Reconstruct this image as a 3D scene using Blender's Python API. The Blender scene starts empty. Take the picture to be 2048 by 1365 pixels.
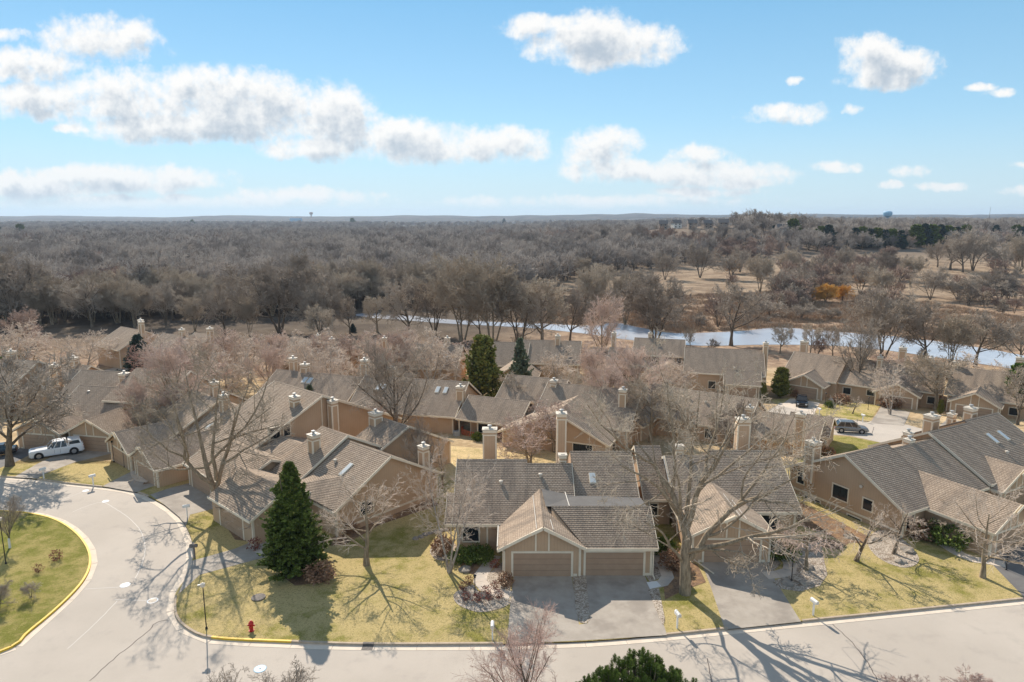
import bpy, bmesh, math, random
import numpy as np
from mathutils import Vector, noise as mnoise, geometry as mgeo

# ------------------------------------------------------------------ camera, sky, sun, exposure
scene = bpy.context.scene
col = scene.collection
R = math.radians
CAM_H = 30.0
PITCH = R(10.3)
FPX = 1365.0
cam_d = bpy.data.cameras.new('camera')
cam = bpy.data.objects.new('camera', cam_d)
col.objects.link(cam)
cam.location = (0, 0, CAM_H)
cam.rotation_euler = (R(90) - PITCH, 0, 0)
cam_d.sensor_width = 36
cam_d.lens = 36 * FPX / 2048
cam_d.clip_start = 0.5
cam_d.clip_end = 60000
scene.camera = cam

SUN_EL, SUN_AZ = R(35.5), R(-24.5)          # azimuth from +Y, negative = to the left
SUN_STRENGTH, SKY_STRENGTH, EXPOSURE = 4.9, 0.15, 0.50
sd = bpy.data.lights.new('sun', 'SUN')
sd.energy = SUN_STRENGTH
sd.angle = R(0.53)
sd.color = (1.0, 0.90, 0.77)
sun = bpy.data.objects.new('sun', sd)
col.objects.link(sun)
sdir = Vector((math.sin(SUN_AZ) * math.cos(SUN_EL), math.cos(SUN_AZ) * math.cos(SUN_EL), math.sin(SUN_EL)))
sun.rotation_euler = sdir.to_track_quat('Z', 'Y').to_euler()
sun.location = (-60, 150, 120)
scene.view_settings.view_transform = 'Standard'
scene.view_settings.look = 'None'
scene.view_settings.exposure = EXPOSURE
scene.view_settings.gamma = 1
scene.view_settings.use_curve_mapping = False
scene.cycles.max_bounces = 6
scene.cycles.transparent_max_bounces = 6
scene.cycles.volume_bounces = 0

# clouds: (centre x, centre y, half width, half height) in units of 1/1365 of the forward distance
CLOUDS = [(190, 78, 118, 46), (70, 130, 95, 36), (10, 70, 45, 14), (5, 145, 20, 20), (60, 205, 130, 36), (260, 195, 180, 52), (420, 180, 165, 44),
          (520, 225, 160, 52), (640, 235, 100, 60), (400, 250, 230, 34), (620, 295, 90, 26), (850, 285, 150, 40), (980, 285, 120, 34), (920, 300, 180, 24),
          (250, 358, 185, 26), (60, 372, 120, 28), (600, 392, 160, 17), (400, 405, 330, 14), (140, 258, 50, 10), (1190, 80, 130, 46), (1075, 55, 70, 24),
          (1280, 85, 85, 38), (1200, 112, 70, 26), (1195, 300, 80, 40), (1350, 345, 200, 26), (1400, 308, 60, 22), (1480, 362, 75, 18), (1230, 340, 110, 26),
          (1790, 130, 100, 34), (1745, 105, 62, 32), (1770, 160, 90, 22), (1575, 226, 98, 20), (1708, 221, 26, 12), (1960, 176, 34, 10), (2005, 188, 40, 11), (2040, 330, 32, 10),
          (1680, 335, 48, 13), (1830, 342, 52, 16), (1790, 370, 40, 10), (1870, 374, 60, 10), (1200, 403, 320, 15), (1400, 385, 120, 12), (200, 405, 260, 14), (1590, 166, 18, 12), (2048, 385, 60, 12)]


def ntree(nt):
    class N:
        def __init__(s, t):
            s.t = t

        def n(s, typ, **kw):
            nd = s.t.nodes.new(typ)
            for k, v in kw.items():
                if k.startswith('i_'):
                    nm = k[2:]
                    nm = int(nm) if nm.isdigit() else nm.replace('_', ' ')
                    s.put(nd.inputs[nm], v)
                else:
                    setattr(nd, k, v)
            return nd

        def put(s, sock, v):
            if isinstance(v, bpy.types.NodeSocket):
                s.t.links.new(v, sock)
            elif v is not None:
                sock.default_value = v

        def m(s, op, a, b=None, c=None, clamp=False):
            nd = s.t.nodes.new('ShaderNodeMath')
            nd.operation = op
            nd.use_clamp = clamp
            for i, v in enumerate((a, b, c)):
                if v is not None:
                    s.put(nd.inputs[i], v)
            return nd.outputs[0]

        def ramp(s, fac, a, b, c=0.0, d=1.0, smooth=True):
            nd = s.t.nodes.new('ShaderNodeMapRange')
            nd.interpolation_type = 'SMOOTHSTEP' if smooth else 'LINEAR'
            s.put(nd.inputs[0], fac)
            for i, v in enumerate((a, b, c, d)):
                nd.inputs[i + 1].default_value = v
            return nd.outputs[0]

        def mix(s, fac, a, b, typ='MIX'):
            nd = s.t.nodes.new('ShaderNodeMix')
            nd.data_type = 'RGBA'
            nd.blend_type = typ
            s.put(nd.inputs[0], fac)
            s.put(nd.inputs[6], a)
            s.put(nd.inputs[7], b)
            return nd.outputs[2]

        def noise(s, vec, scale, detail=4.0, rough=0.55, out=0, dist=0.0):
            nd = s.t.nodes.new('ShaderNodeTexNoise')
            if vec is not None:
                s.put(nd.inputs['Vector'], vec)
            nd.inputs['Scale'].default_value = scale
            nd.inputs['Detail'].default_value = detail
            nd.inputs['Roughness'].default_value = rough
            nd.inputs['Distortion'].default_value = dist
            return nd.outputs[out]
    return N(nt)


def col4(c):
    return (c[0], c[1], c[2], 1.0)


def cloud_group():
    g = bpy.data.node_groups.new('clouds', 'ShaderNodeTree')
    g.interface.new_socket('P', in_out='INPUT', socket_type='NodeSocketVector')
    g.interface.new_socket('D', in_out='OUTPUT', socket_type='NodeSocketFloat')
    k = ntree(g)
    gi = k.n('NodeGroupInput')
    go = k.n('NodeGroupOutput')
    nf = k.noise(gi.outputs[0], 13.0, 10.0, 0.64)
    nb = k.noise(gi.outputs[0], 4.2, 3.0, 0.55)
    warp = k.n('ShaderNodeVectorMath', operation='MULTIPLY_ADD')
    g.links.new(k.noise(gi.outputs[0], 22.0, 6.0, 0.6, 1), warp.inputs[0])
    warp.inputs[1].default_value = (0.05, 0.022, 0)
    w2 = k.n('ShaderNodeVectorMath', operation='SUBTRACT')
    g.links.new(gi.outputs[0], w2.inputs[0])
    w2.inputs[1].default_value = (0.025, 0.011, 0)
    g.links.new(w2.outputs[0], warp.inputs[2])
    best = None
    for cx, cy, rx, ry in CLOUDS:
        sub = k.n('ShaderNodeVectorMath', operation='SUBTRACT')
        g.links.new(warp.outputs[0], sub.inputs[0])
        dn = (cy - 682.5) / FPX
        dep = 1.0 / (math.cos(PITCH) - dn * math.sin(PITCH))
        el = -(math.sin(PITCH) + dn * math.cos(PITCH)) * dep
        sub.inputs[1].default_value = ((cx - 1024) / FPX * dep, el, 0)
        mul = k.n('ShaderNodeVectorMath', operation='MULTIPLY')
        g.links.new(sub.outputs[0], mul.inputs[0])
        mul.inputs[1].default_value = (FPX / rx / dep, FPX / ry / dep, 0)
        dt = k.n('ShaderNodeVectorMath', operation='DOT_PRODUCT')
        g.links.new(mul.outputs[0], dt.inputs[0])
        g.links.new(mul.outputs[0], dt.inputs[1])
        v = k.m('SUBTRACT', 1.0 if ry > 22 else 0.62, dt.outputs['Value'])
        best = v if best is None else k.m('SMOOTH_MAX', best, v, 0.25)
    v = k.m('MAXIMUM', best, -2.5)
    v = k.m('ADD', k.m('ADD', v, 0.22), k.m('MULTIPLY', k.m('SUBTRACT', nf, 0.5), 3.6))
    v = k.m('ADD', v, k.m('MULTIPLY', k.m('SUBTRACT', nb, 0.5), 1.4))
    v = k.m('ADD', v, k.m('MULTIPLY', k.m('SUBTRACT', k.noise(gi.outputs[0], 38.0, 8.0, 0.62), 0.5), 2.6))
    g.links.new(v, go.inputs[0])
    return g


def build_world():
    w = bpy.data.worlds.new('World')
    scene.world = w
    w.use_nodes = True
    nt = w.node_tree
    nt.nodes.clear()
    k = ntree(nt)
    tc = k.n('ShaderNodeTexCoord')
    sky = k.n('ShaderNodeTexSky', sky_type='NISHITA', sun_disc=False)
    sky.sun_elevation = SUN_EL
    sky.sun_rotation = SUN_AZ
    sky.altitude = 300
    sky.air_density = 1.0
    sky.dust_density = 0.0
    sky.ozone_density = 1.6
    sep = k.n('ShaderNodeSeparateXYZ')
    nt.links.new(tc.outputs['Generated'], sep.inputs[0])
    x, y, z = sep.outputs
    # forward part of the sky: measured clouds; all other directions: the same kind of clouds from noise
    ay = k.m('MAXIMUM', y, 0.2)
    comb = k.n('ShaderNodeCombineXYZ')
    nt.links.new(k.m('DIVIDE', x, ay), comb.inputs[0])
    nt.links.new(k.m('DIVIDE', z, ay), comb.inputs[1])
    grp = cloud_group()
    g1 = k.n('ShaderNodeGroup', node_tree=grp)
    nt.links.new(comb.outputs[0], g1.inputs[0])
    off = k.n('ShaderNodeVectorMath', operation='ADD')
    nt.links.new(comb.outputs[0], off.inputs[0])
    off.inputs[1].default_value = (-0.006, 0.016, 0)
    g2 = k.n('ShaderNodeGroup', node_tree=grp)
    nt.links.new(off.outputs[0], g2.inputs[0])
    # generic clouds out of view, their cover set to shape the ambient light
    az = k.m('MAXIMUM', z, 0.04)
    c2 = k.n('ShaderNodeCombineXYZ')
    nt.links.new(k.m('DIVIDE', x, az), c2.inputs[0])
    nt.links.new(k.m('DIVIDE', y, az), c2.inputs[1])
    gen = k.m('MULTIPLY', k.m('SUBTRACT', k.noise(c2.outputs[0], 0.45, 8, 0.55), 0.54), 9.0)
    slope = k.m('DIVIDE', k.m('ABSOLUTE', x), ay)
    outside = k.m('MAXIMUM', k.ramp(slope, 0.95, 1.25), k.ramp(k.m('DIVIDE', z, ay), 0.4, 0.62))
    outside = k.m('MAXIMUM', outside, k.ramp(y, 0.35, 0.2))
    d1 = k.n('ShaderNodeMix', data_type='FLOAT')
    nt.links.new(outside, d1.inputs[0])
    nt.links.new(g1.outputs[0], d1.inputs[2])
    nt.links.new(gen, d1.inputs[3])
    dens = d1.outputs[0]
    alpha = k.ramp(dens, -0.45, 1.0)
    shade = k.m('MULTIPLY', k.ramp(g2.outputs[0], 0.2, 2.0), k.m('SUBTRACT', 1.0, outside))
    # thin veil toward the horizon
    hz = k.ramp(z, 0.0, 0.14, 1.0, 0.0)
    veil = k.m('MULTIPLY', hz, 0.62)
    skyc = k.mix(1.0, sky.outputs[0], (SKY_TINT[0], SKY_TINT[1], SKY_TINT[2], 1), 'MULTIPLY')
    clear = k.mix(k.ramp(z, 0.02, 0.30, smooth=False), (2.1, 3.15, 3.75, 1), (0.85, 2.1, 3.15, 1))
    clear = k.mix(k.ramp(z, 0.3, 0.9, smooth=False), clear, (0.42, 0.85, 1.5, 1))  # zenith out of view, darkened to lower the ambient light
    skyc = k.mix(0.8, skyc, clear)
    skyc = k.mix(veil, skyc, col4(HORIZON))
    lit = col4(CLOUD_LIT)
    drk = col4(CLOUD_DARK)
    cc = k.mix(shade, lit, drk)
    cc = k.mix(k.m('MULTIPLY', hz, 0.2), cc, col4(HORIZON))
    fin = k.mix(k.m('MULTIPLY', alpha, k.ramp(z, 0.0, 0.03, 0.0, 0.95)), skyc, cc)
    bg = k.n('ShaderNodeBackground', i_Strength=SKY_STRENGTH, i_Color=fin)
    out = k.n('ShaderNodeOutputWorld')
    nt.links.new(bg.outputs[0], out.inputs[0])


SKY_TINT = (0.80, 0.98, 1.10)
HORIZON = (2.95, 3.55, 3.95)
CLOUD_LIT = (4.9, 4.8, 4.65)
CLOUD_DARK = (2.35, 2.7, 3.1)
build_world()

# ------------------------------------------------------------------ terrain and measuring helpers


def sm(a, b, x):
    t = min(1.0, max(0.0, (x - a) / (b - a)))
    return t * t * (3 - 2 * t)


def H(x, y):
    h = -3.6 * sm(72, 128, y) - 1.9 * sm(128, 165, y)
    if y > 240:
        h += 23 * math.exp(-((x - 185) / 150) ** 2 - ((y - 660) / 120) ** 2)
        h += 7 * sm(300, 520, y) * sm(60, 230, x - 0.15 * y)
        h += 8 * sm(420, 900, y) * sm(-80, 300, x)
        if y > 900:
            f = math.exp(-((y - 6500) / 1500) ** 2)
            h += f * (42 + 26 * mnoise.noise(Vector((x / 900.0, y / 2500.0, 3.1))) + 7 * mnoise.noise(Vector((x / 210.0, y / 900.0, 1.1))))
            h += 6 * sm(900, 1800, y) * mnoise.noise(Vector((x / 500.0, y / 500.0, 7.7)))
    return h


def ray(px, py):
    X = (px - 1024) / FPX
    d = (py - 682.5) / FPX
    return X, math.cos(PITCH) - d * math.sin(PITCH), math.sin(PITCH) + d * math.cos(PITCH)


def at(px, py, z=0.0):
    X, f, d = ray(px, py)
    t = (CAM_H - z) / d
    return Vector((X * t, f * t, z))


def G(px, py, h=0.0):
    X, f, d = ray(px, py)
    t = 15.0
    while t < 9000:
        if CAM_H - d * t < H(X * t, f * t) + h:
            break
        t *= 1.03
    lo, hi = t / 1.03, t
    for _ in range(22):
        m = (lo + hi) / 2
        if CAM_H - d * m < H(X * m, f * m) + h:
            hi = m
        else:
            lo = m
    return Vector((X * hi, f * hi, CAM_H - d * hi))


def top_at(px, py, y):
    X, f, d = ray(px, py)
    return CAM_H - d * y / f


# ------------------------------------------------------------------ materials
MAT = {}


def mat(name, color, rough=0.85, build=None, metallic=0.0, spec=0.3):
    m = bpy.data.materials.new(name)
    m.use_nodes = True
    nt = m.node_tree
    b = nt.nodes['Principled BSDF']
    b.inputs['Base Color'].default_value = col4(color)
    b.inputs['Roughness'].default_value = rough
    b.inputs['Metallic'].default_value = metallic
    b.inputs['Specular IOR Level'].default_value = spec
    if build:
        build(ntree(nt), nt, b)
    MAT[name] = m
    return m


def bump(k, nt, b, h, dist=0.02, strength=0.6):
    bp = k.n('ShaderNodeBump', i_Strength=strength, i_Distance=dist, i_Height=h)
    nt.links.new(bp.outputs[0], b.inputs['Normal'])


def mottled(c1, c2, scale, bscale=None, bdist=0.02, c3=None, s3=0.15, detail=5):
    def f(k, nt, b):
        tc = k.n('ShaderNodeTexCoord').outputs['Object']
        n1 = k.ramp(k.noise(tc, scale, detail, 0.6), 0.32, 0.68)
        c = k.mix(n1, col4(c1), col4(c2))
        if c3:
            c = k.mix(k.ramp(k.noise(tc, s3, 4, 0.6), 0.45, 0.65), c, col4(c3))
        nt.links.new(c, b.inputs['Base Color'])
        if bscale:
            bump(k, nt, b, k.noise(tc, bscale, 4, 0.6), bdist)
    return f


def shingle_build(cA, cB, cC):
    def f(k, nt, b):
        uv = k.n('ShaderNodeUVMap', uv_map='UVMap').outputs[0]
        br = k.n('ShaderNodeTexBrick', i_Vector=uv, i_Scale=1.0)
        br.inputs['Brick Width'].default_value = 0.31
        br.inputs['Row Height'].default_value = 0.21
        br.inputs['Mortar Size'].default_value = 0.024
        br.inputs['Mortar Smooth'].default_value = 0.3
        br.inputs['Color1'].default_value = col4(cA)
        br.inputs['Color2'].default_value = col4(cB)
        br.inputs['Mortar'].default_value = col4([c * 0.32 for c in cA])  # joints darkened so colour carries the course shading that the steps barely show
        br.inputs['Bias'].default_value = 0.0
        mp = k.n('ShaderNodeMapping', i_Vector=uv)
        mp.inputs['Scale'].default_value = (1.0, 0.16, 1)
        streak = k.ramp(k.noise(mp.outputs[0], 0.8, 6, 0.65), 0.42, 0.66)
        tc = k.n('ShaderNodeTexCoord').outputs['Object']
        oi = k.n('ShaderNodeObjectInfo').outputs['Random']
        bc = k.mix(k.m('MULTIPLY', oi, 0.35), br.outputs[0], col4([x * 1.25 for x in cA]))
        c = k.mix(k.m('MULTIPLY', streak, k.m('ADD', 0.35, k.m('MULTIPLY', oi, 0.5))), bc, col4(cC))
        c = k.mix(k.m('MULTIPLY', k.ramp(k.noise(tc, 9.0, 3, 0.7), 0.35, 0.7), 0.3), c, col4([x * 1.5 for x in cB]))
        nt.links.new(c, b.inputs['Base Color'])
        bump(k, nt, b, k.m('SUBTRACT', 1.0, br.outputs[1]), 0.012, 0.7)
    return f


mat('shingle', (.2, .17, .15), 0.95, shingle_build((.315, .24, .178), (.44, .35, .27), (.15, .122, .10)), spec=0.15)
mat('shingle_dark', (.1, .1, .1), 0.9, shingle_build((.085, .08, .078), (.10, .095, .09), (.07, .066, .064)), spec=0.2)


def siding(c1, c2):
    def f(k, nt, b):
        tc = k.n('ShaderNodeTexCoord').outputs['Object']
        n = k.noise(tc, 0.35, 5, 0.6)
        c = k.mix(k.ramp(n, 0.3, 0.7), col4(c1), col4(c2))
        sp = k.n('ShaderNodeSeparateXYZ', i_Vector=tc)
        s = k.m('ADD', sp.outputs[0], sp.outputs[1])
        g = k.m('ABSOLUTE', k.m('SUBTRACT', k.m('FRACT', k.m('MULTIPLY', s, 3.6)), 0.5))
        groove = k.ramp(g, 0.0, 0.07, 0.0, 1.0)
        c = k.mix(k.m('MULTIPLY', k.m('SUBTRACT', 1.0, groove), 0.35), c, col4([x * 0.45 for x in c1]))
        nt.links.new(c, b.inputs['Base Color'])
        bump(k, nt, b, groove, 0.01, 0.5)
    return f


mat('siding', (.3, .2, .14), 0.85, siding((.49, .335, .215), (.55, .38, .25)))
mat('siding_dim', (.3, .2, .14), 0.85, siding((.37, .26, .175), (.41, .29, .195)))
mat('trim', (.66, .58, .47), 0.6, mottled((.80, .70, .55), (.72, .62, .48), 0.8))
mat('door_panel', (.31, .21, .15), 0.6, mottled((.43, .29, .195), (.39, .26, .175), 1.2))
mat('cap_metal', (.65, .6, .52), 0.6, mottled((.66, .60, .51), (.54, .48, .40), 2.0))
mat('flue', (.42, .42, .41), 0.6, None, 0.3)
mat('glass', (.02, .025, .03), 0.08, None, spec=0.7)
mat('skylight', (.55, .58, .58), 0.2, None, spec=0.6)
mat('membrane', (.10, .098, .096), 0.8, mottled((.105, .10, .098), (.13, .125, .12), 0.7, 8, 0.01))
mat('flashing', (.60, .56, .50), 0.5)
mat('foundation', (.40, .36, .31), 0.9, mottled((.42, .37, .31), (.34, .30, .26), 3, 12))
mat('stone', (.3, .27, .23), 0.95, mottled((.36, .31, .25), (.22, .20, .18), 3, 9, 0.05))


def lawn_build(greens, tans, gscale=0.12, bias=0.5):
    def f(k, nt, b):
        geo = k.n('ShaderNodeNewGeometry').outputs['Position']
        big = k.noise(geo, gscale, 4, 0.55)
        mid = k.noise(geo, 0.7, 5, 0.65)
        fine = k.noise(geo, 5.0, 4, 0.75)
        vf = k.noise(geo, 18.0, 3, 0.7)
        v = k.m('ADD', k.m('MULTIPLY', big, 0.4), k.m('ADD', k.m('MULTIPLY', mid, 0.36), k.m('MULTIPLY', fine, 0.24)))
        f1 = k.ramp(v, bias - 0.06, bias + 0.06)
        c = k.mix(f1, col4(greens[0]), col4(tans[0]))
        c2 = k.mix(f1, col4(greens[1]), col4(tans[1]))
        c = k.mix(k.ramp(vf, 0.40, 0.60), c, c2)
        c = k.mix(k.m('MULTIPLY', k.ramp(fine, 0.50, 0.64), 0.55), c, col4([x * 0.5 for x in greens[0]]))
        c = k.mix(k.m('MULTIPLY', k.ramp(k.noise(geo, 8.0, 3, 0.8), 0.55, 0.66), 0.5), c, col4([x * 1.25 for x in tans[1]]))
        nt.links.new(c, b.inputs['Base Color'])
        bump(k, nt, b, k.m('ADD', k.m('MULTIPLY', fine, 0.5), vf), 0.10, 0.8)
    return f


mat('lawn', (.15, .15, .05), 1.0, lawn_build(((.19, .185, .04), (.30, .27, .075)), ((.42, .325, .14), (.60, .48, .24)), 0.12, 0.455), spec=0.05)
mat('lawn_green', (.15, .15, .05), 1.0, lawn_build(((.145, .155, .03), (.24, .235, .055)), ((.32, .26, .09), (.46, .38, .16)), 0.12, 0.50), spec=0.05)
mat('lawn_dry', (.15, .15, .05), 1.0, lawn_build(((.30, .25, .11), (.42, .33, .16)), ((.58, .43, .22), (.74, .57, .32)), 0.12, 0.44), spec=0.05)
mat('mulch', (.1, .07, .05), 1.0, mottled((.15, .095, .062), (.27, .18, .12), 6, 9, 0.06, (.32, .20, .11), 1.2), spec=0.05)
mat('concrete', (.5, .46, .42), 0.9, mottled((.56, .475, .39), (.63, .54, .45), 1.4, 30, 0.004, (.44, .395, .345), 0.25))
mat('asphalt_drive', (.25, .24, .23), 0.9, mottled((.34, .30, .255), (.40, .355, .305), 0.9, 40, 0.008, (.28, .245, .21), 0.35))
mat('asphalt_dark', (.15, .15, .15), 0.9, mottled((.13, .125, .125), (.17, .165, .16), 0.9, 40, 0.008))
mat('slab_white', (.7, .7, .68), 0.8)


def road_build(k, nt, b):
    geo = k.n('ShaderNodeNewGeometry').outputs['Position']
    c = k.mix(k.ramp(k.noise(geo, 0.09, 5, 0.6), 0.35, 0.65), (.42, .37, .315, 1), (.475, .42, .36, 1))
    c = k.mix(k.m('MULTIPLY', k.ramp(k.noise(geo, 22.0, 3, 0.8), 0.45, 0.7), 0.35), c, (.36, .31, .27, 1))
    c = k.mix(k.m('MULTIPLY', k.ramp(k.noise(geo, 0.5, 7, 0.7), 0.5, 0.72), 0.45), c, (.33, .29, .255, 1))
    c = k.mix(k.m('MULTIPLY', k.ramp(k.noise(geo, 60.0, 2, 0.8), 0.5, 0.65), 0.2), c, (.62, .56, .50, 1))
    nt.links.new(c, b.inputs['Base Color'])
    bump(k, nt, b, k.noise(geo, 45, 3, 0.7), 0.01, 0.5)


mat('road', (.5, .45, .4), 0.9, road_build)
mat('crack', (.12, .10, .09), 0.9)
mat('paint_white', (.85, .86, .86), 0.7)
mat('sealant', (.66, .63, .59), 0.8)
mat('paint_yellow', (.78, .50, .04), 0.6, mottled((.80, .52, .045), (.66, .43, .06), 3.5))
mat('kerb', (.42, .36, .30), 0.9, mottled((.50, .40, .30), (.40, .32, .24), 2.2, 20, 0.01))
mat('gutter', (.55, .50, .44), 0.9, mottled((.70, .60, .49), (.62, .53, .43), 1.2, 20, 0.005))


def gravel_build(k, nt, b):
    geo = k.n('ShaderNodeNewGeometry').outputs['Position']
    v = k.n('ShaderNodeTexVoronoi', i_Vector=geo, i_Scale=13.0)
    sp = k.n('ShaderNodeSeparateColor', i_Color=v.outputs['Color'])
    c = k.mix(sp.outputs[0], (.20, .155, .115, 1), (.62, .54, .45, 1))
    c = k.mix(k.ramp(k.noise(geo, 1.2, 4, 0.6), 0.5, 0.7), c, (.20, .145, .10, 1))
    nt.links.new(c, b.inputs['Base Color'])
    bump(k, nt, b, k.m('SUBTRACT', 1.0, v.outputs['Distance']), 0.05, 1.0)


mat('gravel', (.4, .35, .3), 0.95, gravel_build)


def terrain_build(k, nt, b):
    geo = k.n('ShaderNodeNewGeometry').outputs['Position']
    big = k.noise(geo, 0.012, 5, 0.6)
    mid = k.noise(geo, 0.09, 6, 0.65)
    fine = k.noise(geo, 1.1, 5, 0.7)
    n = k.m('ADD', k.m('MULTIPLY', mid, 0.6), k.m('MULTIPLY', fine, 0.4))
    straw = k.mix(k.ramp(n, 0.38, 0.62), (.33, .235, .13, 1), (.56, .43, .27, 1))
    dull = k.mix(k.ramp(n, 0.40, 0.60), (.20, .145, .10, 1), (.38, .29, .205, 1))
    straw = k.mix(k.ramp(k.n('ShaderNodeSeparateXYZ', i_Vector=geo).outputs[1], 160, 240), straw, dull)
    straw = k.mix(k.ramp(k.n('ShaderNodeSeparateXYZ', i_Vector=geo).outputs[1], 440, 520), straw, (.20, .16, .125, 1))
    marsh = k.mix(k.ramp(k.noise(geo, 0.25, 6, 0.7), 0.42, 0.62), (.24, .165, .115, 1), (.42, .30, .205, 1))
    sp = k.n('ShaderNodeSeparateXYZ', i_Vector=geo)
    f = k.m('MULTIPLY', k.ramp(sp.outputs[1], 150, 165), k.ramp(sp.outputs[1], 320, 250))
    c = k.mix(f, straw, marsh)
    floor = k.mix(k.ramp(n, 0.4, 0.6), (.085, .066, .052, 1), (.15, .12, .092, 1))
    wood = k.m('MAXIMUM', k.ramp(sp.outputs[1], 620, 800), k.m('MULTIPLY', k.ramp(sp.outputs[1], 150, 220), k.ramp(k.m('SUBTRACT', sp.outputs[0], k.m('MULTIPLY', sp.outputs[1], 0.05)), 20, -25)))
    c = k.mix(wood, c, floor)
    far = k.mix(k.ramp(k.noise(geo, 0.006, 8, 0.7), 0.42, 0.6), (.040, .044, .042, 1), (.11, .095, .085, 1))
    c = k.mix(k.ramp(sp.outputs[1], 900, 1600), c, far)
    nt.links.new(c, b.inputs['Base Color'])
    bump(k, nt, b, fine, 0.25, 0.7)


mat('terrain', (.3, .22, .13), 1.0, terrain_build, spec=0.05)


def water_build(k, nt, b):
    geo = k.n('ShaderNodeNewGeometry').outputs['Position']
    c = k.mix(k.ramp(k.noise(geo, 0.05, 5, 0.6), 0.4, 0.65), (.40, .415, .46, 1), (.52, .54, .585, 1))
    nt.links.new(c, b.inputs['Base Color'])
    mp = k.n('ShaderNodeMapping', i_Vector=geo)
    mp.inputs['Scale'].default_value = (0.6, 1.8, 1)
    bump(k, nt, b, k.noise(mp.outputs[0], 0.9, 5, 0.65), 0.12, 0.35)


mat('water', (.3, .35, .42), 0.22, water_build, spec=0.6)


def bark(c1, c2, scale=6):
    def f(k, nt, b):
        tc = k.n('ShaderNodeTexCoord').outputs['Object']
        mp = k.n('ShaderNodeMapping', i_Vector=tc)
        mp.inputs['Scale'].default_value = (1, 1, 0.25)
        n = k.noise(mp.outputs[0], scale, 5, 0.7)
        nt.links.new(k.mix(k.ramp(n, 0.35, 0.65), col4(c1), col4(c2)), b.inputs['Base Color'])
        bump(k, nt, b, n, 0.03, 0.8)
    return f


def twig(c1, c2, far=False):
    def f(k, nt, b):
        oi = k.n('ShaderNodeObjectInfo').outputs['Random']
        geo = k.n('ShaderNodeNewGeometry').outputs['Position']
        n = k.noise(geo, 0.02 if far else 0.4, 4, 0.6)
        v = k.m('ADD', k.m('MULTIPLY', oi, 0.5), k.m('MULTIPLY', n, 0.6))
        c = k.mix(k.ramp(v, 0.25, 0.8), col4(c1), col4(c2))
        nt.links.new(c, b.inputs['Base Color'])
    return f


mat('bark_grey', (.2, .17, .14), 0.95, bark((.19, .15, .105), (.36, .29, .21)), spec=0.1)
mat('bark_dark', (.1, .08, .07), 0.95, bark((.10, .08, .06), (.20, .16, .12)), spec=0.1)
mat('bark_pale', (.4, .36, .32), 0.9, bark((.20, .165, .135), (.50, .44, .38)), spec=0.1)
mat('twig_grey', (.3, .26, .23), 0.9, twig((.36, .295, .225), (.50, .42, .33)), spec=0.1)
mat('twig_pale', (.4, .36, .33), 0.9, twig((.56, .455, .37), (.68, .57, .47)), spec=0.1)
mat('twig_pink', (.4, .3, .28), 0.9, twig((.50, .375, .31), (.64, .50, .42)), spec=0.1)
mat('twig_red', (.3, .18, .15), 0.9, twig((.40, .25, .205), (.54, .38, .32)), spec=0.1)
mat('twig_brown', (.2, .15, .11), 0.9, twig((.29, .24, .195), (.46, .39, .32)), spec=0.1)
mat('twig_orange', (.45, .22, .07), 0.9, twig((.62, .30, .06), (.72, .42, .11)), spec=0.1)
mat('twig_wood', (.2, .16, .14), 0.95, twig((.26, .225, .20), (.52, .455, .40), True), spec=0.05)
mat('twig_wood_red', (.2, .14, .11), 0.95, twig((.24, .17, .14), (.42, .31, .25), True), spec=0.05)


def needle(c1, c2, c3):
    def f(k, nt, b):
        a = k.n('ShaderNodeAttribute', attribute_name='rnd').outputs['Fac']  # tone per face: random, and graded as well on evergreens and bushes
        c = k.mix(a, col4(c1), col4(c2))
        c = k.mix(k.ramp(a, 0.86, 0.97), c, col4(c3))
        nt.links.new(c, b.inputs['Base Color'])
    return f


mat('needle_green', (.05, .08, .03), 0.8, needle((.04, .062, .014), (.165, .215, .045), (.34, .26, .08)), spec=0.2)
mat('needle_olive', (.1, .12, .04), 0.8, needle((.075, .09, .02), (.24, .235, .055), (.36, .27, .08)), spec=0.2)
mat('needle_blue', (.04, .07, .06), 0.8, needle((.022, .042, .034), (.065, .105, .085), (.12, .17, .14)), spec=0.2)
mat('needle_pale', (.1, .13, .08), 0.8, needle((.08, .10, .06), (.22, .26, .165), (.36, .38, .28)), spec=0.2)
mat('needle_pine', (.1, .14, .04), 0.8, needle((.05, .085, .015), (.17, .235, .05), (.30, .33, .10)), spec=0.2)
mat('leaf_red', (.25, .08, .06), 0.85, needle((.15, .05, .035), (.32, .10, .07), (.45, .25, .15)))
mat('leaf_dry', (.3, .18, .1), 0.9, needle((.20, .10, .06), (.40, .25, .15), (.50, .38, .25)))
mat('black_metal', (.025, .025, .025), 0.5)
mat('white_paint', (.78, .76, .72), 0.5)
mat('post_wood', (.45, .36, .28), 0.8)
mat('hydrant_red', (.50, .035, .03), 0.45)
mat('iron', (.16, .145, .13), 0.8, mottled((.12, .11, .10), (.20, .17, .15), 6, 20))
mat('truck_white', (.82, .83, .85), 0.22, spec=0.6)
mat('car_grey', (.23, .24, .25), 0.25, None, 0.5, spec=0.6)
mat('car_black', (.012, .012, .014), 0.2, spec=0.7)
mat('tyre', (.02, .02, .02), 0.85)
mat('rim', (.5, .5, .52), 0.3, None, 0.8)
mat('lens_red', (.4, .02, .02), 0.2)
mat('lens_clear', (.75, .78, .8), 0.1)
mat('fence_red', (.50, .14, .065), 0.8, mottled((.52, .15, .07), (.40, .11, .055), 3))
mat('canvas', (.62, .52, .42), 0.9)
mat('tower_blue', (.22, .42, .58), 0.5)
mat('far_roof', (.17, .15, .14), 0.9)
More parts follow.
